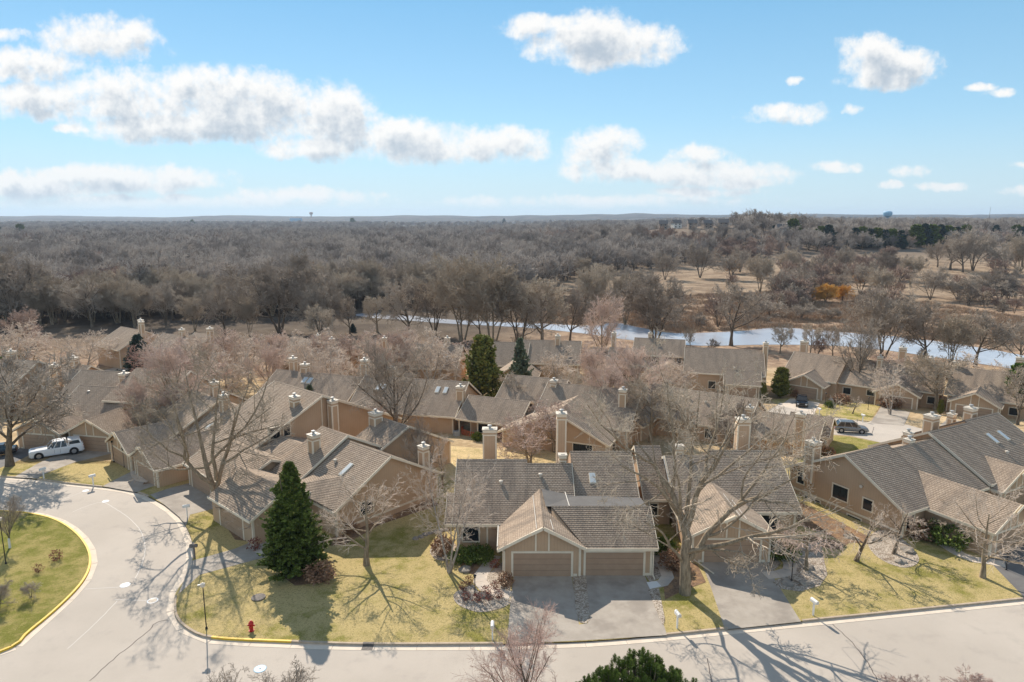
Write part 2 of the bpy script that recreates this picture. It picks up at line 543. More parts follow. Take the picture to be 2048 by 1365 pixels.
mat('far_wall', (.45, .38, .32), 0.9)
mat('far_tan', (.24, .19, .155), 0.9)
mat('far_white', (.7, .68, .64), 0.8)
mat('far_red', (.34, .21, .16), 0.9)

# ------------------------------------------------------------------ object helpers


def tag(o, label=None, cat=None, group=None, kind=None):
    if label:
        o['label'] = label
    if cat:
        o['category'] = cat
    if group:
        o['group'] = group
    if kind:
        o['kind'] = kind
    return o


def empty(name, loc, rz=0.0, label=None, cat=None, group=None):
    o = bpy.data.objects.new(name, None)
    o.location = loc
    o.rotation_euler = (0, 0, rz)
    o.empty_display_size = 0.3
    col.objects.link(o)
    return tag(o, label, cat, group)


def link(name, me, parent=None):
    o = bpy.data.objects.new(name, me)
    col.objects.link(o)
    if parent is not None:
        o.parent = parent
    return o


class MB:
    """collects polygons, builds one mesh"""

    def __init__(s):
        s.v = []
        s.f = []
        s.uv = []
        s.has_uv = False

    def poly(s, pts, uv=None):
        i = len(s.v)
        s.v.extend([tuple(p) for p in pts])
        s.f.append(tuple(range(i, i + len(pts))))
        if uv:
            s.has_uv = True
            s.uv.extend(uv)
        else:
            s.uv.extend([(0, 0)] * len(pts))

    def box(s, x0, x1, y0, y1, z0, z1):
        a = [(x0, y0, z0), (x1, y0, z0), (x1, y1, z0), (x0, y1, z0), (x0, y0, z1), (x1, y0, z1), (x1, y1, z1), (x0, y1, z1)]
        s.hexa(a)
        return s

    def hexa(s, a):
        for q in ((3, 2, 1, 0), (4, 5, 6, 7), (0, 1, 5, 4), (1, 2, 6, 5), (2, 3, 7, 6), (3, 0, 4, 7)):
            s.poly([a[j] for j in q])

    def beam(s, p, q, w, h, up=(0, 0, 1)):
        """board from p to q, w wide sideways, h deep along up; p-q is the centre line"""
        p, q, up = Vector(p), Vector(q), Vector(up)
        d = (q - p).normalized()
        side = d.cross(up)
        if side.length < 1e-4:
            side = d.cross(Vector((1, 0, 0)))
        side.normalize()
        u = side.cross(d)
        a = []
        for e, n in ((p, 1), (q, 1)):
            a += [e - side * w / 2 - u * h / 2, e + side * w / 2 - u * h / 2, e + side * w / 2 + u * h / 2, e - side * w / 2 + u * h / 2]
        for qd in ((0, 3, 2, 1), (4, 5, 6, 7), (0, 1, 5, 4), (1, 2, 6, 5), (2, 3, 7, 6), (3, 0, 4, 7)):
            s.poly([a[j] for j in qd])

    def lathe(s, prof, n=12, cx=0, cy=0, axis='z'):
        rings = []
        for r, z in prof:
            ring = []
            for i in range(n):
                a = 2 * math.pi * i / n
                if axis == 'z':
                    ring.append((cx + r * math.cos(a), cy + r * math.sin(a), z))
                elif axis == 'y':
                    ring.append((cx + r * math.cos(a), z, cy + r * math.sin(a)))
                else:
                    ring.append((z, cx + r * math.cos(a), cy + r * math.sin(a)))
            rings.append(ring)
        for a, b in zip(rings[:-1], rings[1:]):
            for i in range(n):
                j = (i + 1) % n
                s.poly([a[i], a[j], b[j], b[i]])
        s.poly(rings[0][::-1])
        s.poly(rings[-1])

    def prism(s, pts, z0, z1):
        s.poly([(x, y, z1) for x, y in pts])
        s.poly([(x, y, z0) for x, y in pts][::-1])
        n = len(pts)
        for i in range(n):
            a, b = pts[i], pts[(i + 1) % n]
            s.poly([(a[0], a[1], z0), (b[0], b[1], z0), (b[0], b[1], z1), (a[0], a[1], z1)])

    def mesh(s, name, m):
        me = bpy.data.meshes.new(name)
        me.from_pydata(s.v, [], s.f)
        if s.has_uv:
            l = me.uv_layers.new(name='UVMap')
            l.data.foreach_set('uv', [c for p in s.uv for c in p])
        if m:
            me.materials.append(MAT[m])
        return me

    def build(s, name, m, parent=None):
        return link(name, s.mesh(name, m), parent)


def fix_normals(me):
    bm = bmesh.new()
    bm.from_mesh(me)
    bmesh.ops.remove_doubles(bm, verts=bm.verts, dist=1e-4)
    bmesh.ops.recalc_face_normals(bm, faces=bm.faces)
    bm.to_mesh(me)
    bm.free()


# ------------------------------------------------------------------ ground
LOW0, LOW1, DROP = 79.0, 81.0, 0.30


def ground_z(x, y):
    return H(x, y) - DROP * (1 - sm(LOW0, LOW1, y))


def build_ground():
    ys = list(np.arange(-120, 70, 10.0)) + list(np.arange(70, 180, 1.0)) + list(np.arange(180, 1000, 7.0))
    y = 1000.0
    while y < 14000:
        ys.append(y)
        y *= 1.035
    cs = np.linspace(-1, 1, 241)
    verts, faces = [], []
    for yy in ys:
        w = 260 + 1.15 * max(yy, 0)
        for c in cs:
            xx = c * w
            verts.append((xx, yy, ground_z(xx, yy)))
    n = len(cs)
    for i in range(len(ys) - 1):
        for j in range(n - 1):
            a = i * n + j
            faces.append((a, a + 1, a + n + 1, a + n))
    me = bpy.data.meshes.new('ground')
    me.from_pydata(verts, [], faces)
    me.polygons.foreach_set('use_smooth', [True] * len(faces))
    me.materials.append(MAT['terrain'])
    tag(link('ground', me), kind='structure')


build_ground()


def smooth_line(pts, sub=4, closed=False):
    """Catmull-Rom through the points"""
    P = [Vector(p) for p in pts]
    n = len(P)
    out = []
    rng = range(n if closed else n - 1)
    for i in rng:
        if closed:
            p0, p1, p2, p3 = P[(i - 1) % n], P[i], P[(i + 1) % n], P[(i + 2) % n]
        else:
            p0, p1, p2, p3 = P[max(i - 1, 0)], P[i], P[i + 1], P[min(i + 2, n - 1)]
        for s in range(sub):
            t = s / sub
            out.append(0.5 * ((2 * p1) + (-p0 + p2) * t + (2 * p0 - 5 * p1 + 4 * p2 - p3) * t * t + (-p0 + 3 * p1 - 3 * p2 + p3) * t ** 3))
    if not closed:
        out.append(P[-1])
    return out


def sheet(name, pts, h, m, kind='structure', thick=0.0, label=None, cat=None, parent=None):
    """flat polygon (world x, y) draped over the ground at height h above it"""
    bm = bmesh.new()
    vs = [bm.verts.new((p[0], p[1], 0)) for p in pts]
    for tri in mgeo.tessellate_polygon([[Vector((p[0], p[1], 0)) for p in pts]]):
        try:
            bm.faces.new([vs[i] for i in tri])
        except ValueError:
            pass
    y0, y1 = min(p[1] for p in pts), max(p[1] for p in pts)
    if y1 > 72 and y0 < 170:
        for yy in np.arange(math.ceil(max(y0, 70)) + 0.0, min(y1, 170), 1.0):
            bmesh.ops.bisect_plane(bm, geom=bm.verts[:] + bm.edges[:] + bm.faces[:], plane_co=(0, yy, 0), plane_no=(0, 1, 0))
    for v in bm.verts:
        v.co.z = H(v.co.x, v.co.y) + h
    bmesh.ops.recalc_face_normals(bm, faces=bm.faces)
    for f in bm.faces:
        if f.normal.z < 0:
            f.normal_flip()
    me = bpy.data.meshes.new(name)
    bm.to_mesh(me)
    bm.free()
    me.materials.append(MAT[m])
    o = link(name, me, parent)
    if parent is None:
        tag(o, label, cat, None, kind)
    return o


def gpts(pix):
    return [G(*p).xy for p in pix]


ROAD_H = -0.12
# kerb line on the house side of the near street, left to right
OUT_PX = [(0, 953), (60, 957), (130, 966), (215, 975), (275, 985), (325, 1008), (360, 1035), (378, 1065), (386, 1095), (384, 1125), (372, 1155), (352, 1185),
          (348, 1210), (352, 1235), (375, 1258), (425, 1276), (580, 1284), (740, 1289), (1010, 1288)]
OUT_R_PX = [(1010, 1288), (1180, 1282), (1330, 1270), (1460, 1257), (1600, 1243), (1800, 1223), (2048, 1198)]
out_line = smooth_line([G(*p).xy.to_3d() for p in OUT_PX], 4) + smooth_line([G(*p).xy.to_3d() for p in OUT_R_PX], 4)[1:]
d = (out_line[-1] - out_line[-5]).normalized()
out_line.append(out_line[-1] + d * 60)
d0 = (out_line[0] - out_line[4]).normalized()
out_line.insert(0, out_line[0] + Vector((-60, 3, 0)))
ISL_PX = [(0, 1021), (60, 1026), (110, 1038), (150, 1062), (176, 1094), (182, 1128), (165, 1165), (120, 1212), (60, 1262), (0, 1304)]
isl = [G(*p).xy.to_3d() for p in ISL_PX]
isl_line = smooth_line([Vector((-75, 69.5, 0))] + isl + [Vector((-42.5, 38.5, 0)), Vector((-52, 31, 0))], 5)
road_poly = [p.xy for p in out_line] + [Vector((105, 20)), Vector((-140, 20)), Vector((-140, out_line[0].y))]
sheet('road', road_poly, ROAD_H, 'road')
front = [p.xy for p in out_line] + [Vector((170, out_line[-1].y)), Vector((170, 82)), Vector((-170, 82)), Vector((-170, out_line[0].y))]
sheet('front_lawn', front, 0.0, 'lawn')
sheet('island_lawn', [p.xy for p in isl_line] + [Vector((-120, 31)), Vector((-120, 69.5))], 0.0, 'lawn_green')


def offset_line(pts, d):
    out = []
    for i, p in enumerate(pts):
        a, b = pts[max(i - 1, 0)], pts[min(i + 1, len(pts) - 1)]
        t = (b - a).normalized()
        out.append(Vector((p.x - t.y * d, p.y + t.x * d, 0)))
    return out


def line_len(pts):
    s = [0.0]
    for a, b in zip(pts[:-1], pts[1:]):
        s.append(s[-1] + (b - a).length)
    return s


def resample(pts, step):
    s = line_len(pts)
    n = max(1, int(round(s[-1] / step)))
    out = []
    j = 0
    for i in range(n + 1):
        t = s[-1] * i / n
        while j < len(s) - 2 and s[j + 1] < t:
            j += 1
        f = (t - s[j]) / max(1e-6, s[j + 1] - s[j])
        out.append(pts[j].lerp(pts[j + 1], f))
    return out


def strip(mb, pts, d0, d1, z0, z1=None, gap=0.012):
    """pieces of kerb along pts, from sideways offset d0 to d1, top z1, bottom z0"""
    A, B = offset_line(pts, d0), offset_line(pts, d1)
    for i in range(len(pts) - 1):
        a0, a1, b0, b1 = A[i], A[i + 1], B[i], B[i + 1]
        def z(p, h): return (p.x, p.y, H(p.x, p.y) + h)
        e0, e1 = gap, 1 - gap
        q = [a0.lerp(a1, e0), a0.lerp(a1, e1), b0.lerp(b1, e1), b0.lerp(b1, e0)]
        mb.hexa([z(p, z0) for p in q] + [z(p, z1) for p in q])


def kerb_run(pts, side, m, h=0.04, a=None, b=None):
    """kerb between arc positions; side=+1 kerb lies to the left of travel"""
    mb = MB()
    pp = resample(pts, 3.0)
    fine = []
    for p, q in zip(pp[:-1], pp[1:]):
        strip(mb, [p, q], 0.0, 0.16 * side, -0.2, h)
    return mb


def sub_line(pts, x0, y0, x1, y1):
    """part of a line between the points nearest to two positions"""
    P = resample(pts, 0.4)
    i = min(range(len(P)), key=lambda j: (P[j].xy - Vector((x0, y0))).length)
    j = min(range(len(P)), key=lambda j: (P[j].xy - Vector((x1, y1))).length)
    return P[min(i, j):max(i, j) + 1]


def gp(px, py):
    p = G(px, py)
    return (p.x, p.y)


# gutter pan along the whole line, kerb stones only between driveways
mb = MB()
for p, q in zip(*(lambda L: (L[:-1], L[1:]))(resample(out_line, 3.0))):
    strip(mb, [p, q], -0.55, 0.02, -0.2, ROAD_H + 0.015, 0.004)
LI = resample(isl_line, 3.0)
for p, q in zip(LI[:-1], LI[1:]):
    strip(mb, [p, q], -0.02, 0.5, -0.2, ROAD_H + 0.015, 0.004)
tag(mb.build('gutter_pan', 'gutter'), kind='structure')
KERBS = [((-80, 76), gp(28, 955), 'kerb'), (gp(75, 958), gp(205, 974), 'kerb'), (gp(272, 985), gp(298, 992), 'kerb'), (gp(384, 1087), gp(386, 1118), 'kerb'),
         (gp(350, 1190), gp(418, 1275), 'kerb'), (gp(418, 1275), gp(580, 1284), 'paint_yellow'), (gp(580, 1284), gp(725, 1289), 'kerb'), (gp(752, 1289), gp(1008, 1288), 'kerb'),
         (gp(1335, 1270), gp(1452, 1258), 'kerb'), (gp(1604, 1243), (75, 57), 'kerb')]
kb, yb = MB(), MB()
for a, b, m in KERBS:
    L = resample(sub_line(out_line, *a, *b), 0.75)
    tgt = yb if m == 'paint_yellow' else kb
    for i, (p, q) in enumerate(zip(L[:-1], L[1:])):
        strip(tgt, [p, q], 0.0, 0.17, -0.2, 0.045, 0.012 if i % 4 == 0 else 0.0)
L = resample(isl_line, 0.75)
for i, (p, q) in enumerate(zip(L[:-1], L[1:])):
    strip(yb, [p, q], -0.17, 0.0, -0.2, 0.045, 0.012 if i % 4 == 0 else 0.0)
tag(kb.build('kerb', 'kerb'), kind='structure')
tag(yb.build('yellow_kerb', 'paint_yellow'), kind='structure')
mb = MB()   # storm drain
L = sub_line(out_line, *gp(727, 1289), *gp(750, 1289))
strip(mb, [L[0], L[-1]], 0.0, 0.2, -0.2, 0.05)
dr = mb.build('storm_drain', 'iron')
tag(dr, 'dark iron storm drain opening set in the kerb of the front street', 'storm drain')
mb2 = MB()
strip(mb2, [L[0], L[-1]], -0.5, -0.01, -0.19, ROAD_H + 0.03)
mb2.build('grate', 'iron', dr)


def ribbon(mb, pts, w, h):
    pts = [p if len(p) == 3 else Vector((p[0], p[1], 0)) for p in pts]
    A, B = offset_line(pts, w / 2), offset_line(pts, -w / 2)
    for i in range(len(pts) - 1):
        mb.poly([(p.x, p.y, H(p.x, p.y) + h) for p in (B[i], B[i + 1], A[i + 1], A[i])])


def wobble(pts, amp, rnd, step=0.35):
    L = resample(pts, step)
    return [Vector((p.x + rnd.uniform(-amp, amp), p.y + rnd.uniform(-amp, amp), 0)) for p in L]


rr = random.Random(5)
cr = MB()
for pl in ([(335, 1238), (312, 1243), (290, 1265), (230, 1313), (180, 1358)],
           [(1660, 1240), (1720, 1300), (1760, 1365)], [(1415, 1315), (1425, 1365)], [(1715, 838), (1712, 862)], [(1660, 848), (1655, 870)], [(1748, 855), (1742, 872)]):
    ribbon(cr, wobble(smooth_line([G(*p).xy.to_3d() for p in pl], 4), 0.05, rr), 0.06, ROAD_H + 0.006 if pl[0][1] > 1000 else 0.035)
tag(cr.build('road_cracks', 'crack'), kind='structure')
pm = MB()
for pl in ([(120, 1000), (165, 982)], [(145, 1022), (200, 1003), (232, 1017), (262, 1038), (284, 1066), (290, 1100), (282, 1130), (270, 1155)],
           [(170, 1176), (238, 1172)], [(228, 1197), (300, 1199)], [(234, 1200), (190, 1245), (135, 1295)]):
    ribbon(pm, wobble(smooth_line([G(*p).xy.to_3d() for p in pl], 4), 0.02, rr), 0.045, ROAD_H + 0.007)
tag(pm.build('sealant_lines', 'sealant'), kind='structure')


def disc(name, px, py, r, m, label, cat, h, ring=False, group=None):
    c = G(px, py)
    t = MB()
    z = H(c.x, c.y) + h
    if ring:
        n = 28
        for i in range(n):
            a, b = 2 * math.pi * i / n, 2 * math.pi * (i + 1) / n
            t.poly([(c.x + q * math.cos(w), c.y + q * math.sin(w), z) for q, w in ((r - .09, a), (r, a), (r, b), (r - .09, b))])
        o = t.build(name, m)
        inner = MB()
        inner.lathe([(r - .1, z - .02), (r - .1, z + .004)], 24, c.x, c.y)
        inner.build('cover', 'gutter', o)
    else:
        t.lathe([(r, z - .03), (r, z), (r * .93, z + .012)], 28, c.x, c.y)
        o = t.build(name, m)
        inner = MB()
        inner.lathe([(r * .12, z + .01), (r * .12, z + .02)], 10, c.x, c.y)
        inner.build('lift_boss', 'iron', o)
    tag(o, label, cat, group)
    return o


disc('manhole_cover', 250, 1168, 0.4, 'paint_white', 'white manhole cover in the middle of the curved street', 'manhole cover', ROAD_H + .01)
disc('manhole_cover', 211, 1001, 0.34, 'paint_white', 'white manhole cover at the upper bend of the street', 'manhole cover', ROAD_H + .01)
disc('manhole_cover', 171, 980, 0.32, 'paint_white', 'small white manhole cover nearest the upper kerb and mailbox', 'manhole cover', ROAD_H + .01)
disc('manhole_cover', 305, 1199, 0.42, 'paint_white', 'manhole ringed with a white painted circle beside the kerb corner', 'manhole cover', ROAD_H + .01, True)
disc('manhole_cover', 520, 1335, 0.42, 'tower_blue', 'pale blue manhole cover seen behind bare twigs at the bottom', 'manhole cover', ROAD_H + .01)
disc('access_cover', 517, 1196, 0.55, 'iron', 'round dark utility cover lying in the corner lawn', 'utility cover', 0.07)

# driveways, walks and beds ------------------------------------------------------
def shape(name, pix, h, m, smooth=False):
    P = [G(*p).xy.to_3d() for p in pix]
    if smooth:
        P = smooth_line(P, 4, True)
    return sheet(name, [p.xy for p in P], h, m)


S = shape
S('driveway', [(1028, 1150), (1143, 1150), (1158, 1250), (1176, 1247), (1172, 1148), (1286, 1145), (1312, 1200), (1334, 1271), (1190, 1280), (1014, 1289), (1022, 1190)], 0.012, 'asphalt_drive')
S('driveway', [(1402, 1124), (1524, 1118), (1562, 1180), (1602, 1244), (1450, 1260), (1420, 1170)], 0.012, 'asphalt_drive')
S('driveway', [(384, 1122), (470, 1098), (560, 1060), (600, 1075), (530, 1115), (400, 1150), (356, 1190), (372, 1150)], 0.012, 'asphalt_drive')
S('driveway', [(300, 990), (345, 975), (430, 955), (480, 985), (440, 1015), (380, 1030), (372, 1052), (358, 1034), (330, 1011)], 0.012, 'asphalt_drive')
S('driveway', [(28, 955), (75, 928), (140, 898), (235, 905), (150, 925), (90, 948), (75, 958)], 0.012, 'asphalt_drive')
S('driveway', [(205, 973), (262, 944), (300, 920), (400, 925), (330, 965), (272, 985)], 0.012, 'asphalt_drive')
S('driveway', [(-60, 945), (20, 905), (60, 880), (110, 888), (30, 925), (-30, 948)], 0.012, 'asphalt_dark')
S('driveway', [(2048, 1195), (1990, 1135), (1960, 1100), (2010, 1080), (2200, 1130), (2200, 1190)], 0.012, 'asphalt_dark')
S('gravel_strip', [(1145, 1152), (1172, 1151), (1180, 1240), (1172, 1248), (1160, 1246), (1152, 1225)], 0.03, 'gravel')
S('gravel_strip', [(1296, 1180), (1318, 1178), (1330, 1240), (1326, 1252), (1316, 1230)], 0.03, 'gravel')
S('gravel_bed', [(1288, 1148), (1300, 1120), (1322, 1120), (1325, 1155), (1300, 1165)], 0.018, 'gravel')
S('gravel_bed', [(912, 1185), (945, 1170), (960, 1185), (1015, 1195), (1022, 1205), (1000, 1218), (960, 1225), (925, 1215), (908, 1200)], 0.022, 'gravel', True)
S('gravel_bed', [(975, 1150), (1010, 1120), (1020, 1165), (1022, 1190), (985, 1180), (972, 1165)], 0.022, 'gravel')
S('gravel_bed', [(910, 1112), (985, 1105), (975, 1120), (955, 1142), (950, 1150), (930, 1146)], 0.018, 'mulch')
S('gravel_bed', [(862, 1095), (880, 1078), (912, 1090), (915, 1115), (880, 1122), (862, 1110)], 0.018, 'gravel', True)
S('gravel_bed', [(1524, 1098), (1545, 1105), (1562, 1128), (1545, 1145), (1528, 1140)], 0.018, 'gravel')
S('gravel_bed', [(1550, 1090), (1640, 1085), (1655, 1150), (1640, 1172), (1600, 1184), (1560, 1178), (1545, 1165), (1575, 1150), (1588, 1128)], 0.022, 'gravel')
S('mulch_bed', [(1325, 1150), (1345, 1110), (1395, 1130), (1412, 1165), (1370, 1180), (1330, 1200)], 0.018, 'mulch')
S('mulch_bed', [(1600, 1070), (1700, 1085), (1680, 1100), (1610, 1090)], 0.018, 'mulch')
S('gravel_bed', [(1735, 1085), (1760, 1060), (1800, 1075), (1835, 1110), (1832, 1130), (1800, 1135), (1755, 1115)], 0.022, 'gravel', True)
S('mulch_bed', [(1575, 1010), (1600, 1005), (1740, 1075), (1800, 1070), (1780, 1090), (1690, 1085), (1600, 1050)], 0.014, 'mulch')
S('mulch_bed', [(1830, 1040), (1900, 1060), (1920, 1095), (1860, 1085), (1825, 1075)], 0.016, 'mulch')
S('mulch_bed', [(440, 1035), (520, 1030), (560, 1060), (510, 1085), (470, 1080)], 0.016, 'mulch')
S('mulch_bed', [(560, 1150), (620, 1120), (665, 1140), (650, 1165), (590, 1172)], 0.016, 'mulch')
S('mulch_bed', [(620, 1095), (700, 1060), (860, 995), (880, 1010), (760, 1050), (690, 1090)], 0.016, 'mulch')
S('gravel_bed', [(285, 970), (310, 935), (390, 925), (340, 960)], 0.02, 'mulch')


def walk(pix, w, h=0.035, m='concrete'):
    L = resample(smooth_line([G(*p).xy.to_3d() for p in pix], 6), 1.25)
    A, B = offset_line(L, w / 2), offset_line(L, -w / 2)
    root = None
    for i in range(len(L) - 1):
        t = MB()
        q = [B[i].lerp(B[i + 1], .01), B[i].lerp(B[i + 1], .99), A[i].lerp(A[i + 1], .99), A[i].lerp(A[i + 1], .01)]
        t.hexa([(p.x, p.y, H(p.x, p.y) - .1) for p in q] + [(p.x, p.y, H(p.x, p.y) + h) for p in q])
        if root is None:
            root = t.build('front_walk', m)
            tag(root, kind='structure')
        else:
            t.build('walk_slab', m, root)
    return root


walk([(990, 1112), (978, 1130), (962, 1150), (962, 1170), (985, 1183), (1022, 1192)], 1.15)
walk([(1318, 1100), (1322, 1125), (1335, 1150), (1330, 1165), (1300, 1172)], 1.05)
walk([(1545, 1090), (1572, 1115), (1582, 1135), (1570, 1147), (1530, 1152)], 1.15)
walk([(1885, 1085), (1905, 1100), (1940, 1118), (1990, 1125), (2010, 1130)], 1.2)
walk([(560, 1060), (525, 1068), (508, 1082), (515, 1098), (545, 1105)], 1.2)
walk([(330, 905), (290, 925), (272, 940), (280, 958), (300, 962)], 1.2)
S('doorstep_slab', [(1293, 1166), (1313, 1164), (1323, 1174), (1300, 1180)], 0.06, 'slab_white')

# back street behind the houses on the right
S('back_street', [(1560, 806), (1600, 812), (1640, 830), (1700, 838), (1760, 845), (1815, 850), (1850, 860), (1880, 880), (1850, 905), (1780, 890), (1700, 872), (1640, 868), (1590, 858), (1540, 850), (1520, 830)], 0.018, 'road')
S('driveway', [(1580, 797), (1640, 806), (1625, 832), (1600, 822), (1560, 812)], 0.03, 'concrete')
S('driveway', [(1762, 814), (1820, 825), (1808, 852), (1740, 847)], 0.03, 'asphalt_drive')
S('driveway', [(1895, 838), (1960, 850), (1950, 880), (1860, 870)], 0.03, 'asphalt_drive')
S('court_lawn', [(1590, 860), (1640, 869), (1700, 874), (1760, 886), (1800, 905), (1790, 930), (1700, 940), (1600, 930), (1570, 890)], 0.018, 'lawn_green')
S('court_lawn', [(1625, 832), (1655, 800), (1760, 812), (1738, 846), (1690, 838)], 0.018, 'lawn')
S('court_lawn', [(1540, 800), (1580, 797), (1560, 812)], 0.016, 'lawn')
S('side_walk', [(1655, 800), (1670, 790), (1665, 780), (1674, 780), (1680, 792), (1668, 802)], 0.035, 'concrete')
S('back_street', [(230, 735), (260, 738), (320, 760), (300, 775), (230, 760), (190, 745)], 0.02, 'asphalt_drive')
S('court_lawn', [(255, 745), (300, 738), (330, 745), (300, 755)], 0.03, 'lawn')
S('back_street', [(1150, 770), (1300, 765), (1400, 790), (1360, 820), (1200, 800)], 0.02, 'road')
S('court_lawn', [(1080, 765), (1180, 760), (1260, 768), (1200, 790), (1100, 785)], 0.026, 'lawn')
S('courtyard_grass', [(700, 880), (870, 890), (1000, 900), (1180, 900), (1290, 905), (1300, 960), (900, 960), (860, 1000), (820, 960), (700, 930)], 0.012, 'lawn_dry')

# river
RIV_TOP = [(712, 629), (742, 627), (820, 632), (900, 640), (1000, 645), (1065, 647), (1180, 652), (1232, 646), (1290, 658), (1350, 667), (1480, 663), (1560, 656), (1720, 668), (1850, 680), (2048, 712), (2300, 760)]
RIV_BOT = [(2300, 800), (2048, 742), (1850, 712), (1700, 694), (1550, 690), (1400, 692), (1270, 682), (1170, 668), (1065, 657), (1000, 653), (900, 648), (820, 642), (742, 636), (712, 632)]
P = [G(*p).xy.to_3d() for p in RIV_TOP]
Q = [G(*p).xy.to_3d() for p in RIV_BOT]
sheet('river', [p.xy for p in smooth_line(P, 4)] + [p.xy for p in smooth_line(Q, 4)], 0.06, 'water')

# ------------------------------------------------------------------ townhouses


def clip(poly, axis, lim, keep_gt):
    out = []
    n = len(poly)
    for i in range(n):
        a, b = poly[i], poly[(i + 1) % n]
        ia = (a[axis] > lim) == keep_gt or a[axis] == lim
        ib = (b[axis] > lim) == keep_gt or b[axis] == lim
        if ia:
            out.append(a)
        if ia != ib:
            t = (lim - a[axis]) / (b[axis] - a[axis])
            out.append(tuple(a[k] + (b[k] - a[k]) * t for k in range(2)))
    return out


def shingle_plane(mb, pts, course=0.21, lift=0.022):
    """stepped shingle courses over a planar polygon (3D points)"""
    P = [Vector(p) for p in pts]
    n = Vector((0, 0, 0))
    for i in range(len(P)):
        n += P[i].cross(P[(i + 1) % len(P)])
    n.normalize()
    if n.z < 0:
        n = -n
    up = (Vector((0, 0, 1)) - n * n.z).normalized()
    al = up.cross(n).normalized()
    o = P[0]
    uv = [((p - o).dot(al), (p - o).dot(up)) for p in P]
    t0, t1 = min(q[1] for q in uv), max(q[1] for q in uv)
    k = 0
    offs = (o.x * 1.7 + o.y * 3.1) % 5
    while t0 + k * course < t1 - 1e-4:
        a, b = t0 + k * course, min(t0 + (k + 1) * course, t1)
        c = clip(clip(uv, 1, a, True), 1, b, False)
        k += 1
        if len(c) < 3:
            continue
        pp = []
        for s, t in c:
            f = (b - t) / course
            pp.append(o + al * s + up * t + n * lift * max(0, f))
        if (pp[1] - pp[0]).cross(pp[2] - pp[0]).dot(n) < 0:
            pp.reverse()
            c = c[::-1]
        mb.poly(pp, [(s + offs, t - t0 + 0.0) for s, t in c])
        lo = [(s, t) for s, t in c if abs(t - a) < 1e-5]
        if len(lo) >= 2:
            s0, s1 = min(q[0] for q in lo), max(q[0] for q in lo)
            b0, b1 = o + al * s0 + up * a, o + al * s1 + up * a
            mb.poly([b0 - n * .002, b1 - n * .002, b1 + n * lift, b0 + n * lift], [(s0, 0.0), (s1, 0.0), (s1, 0.01), (s0, 0.01)])


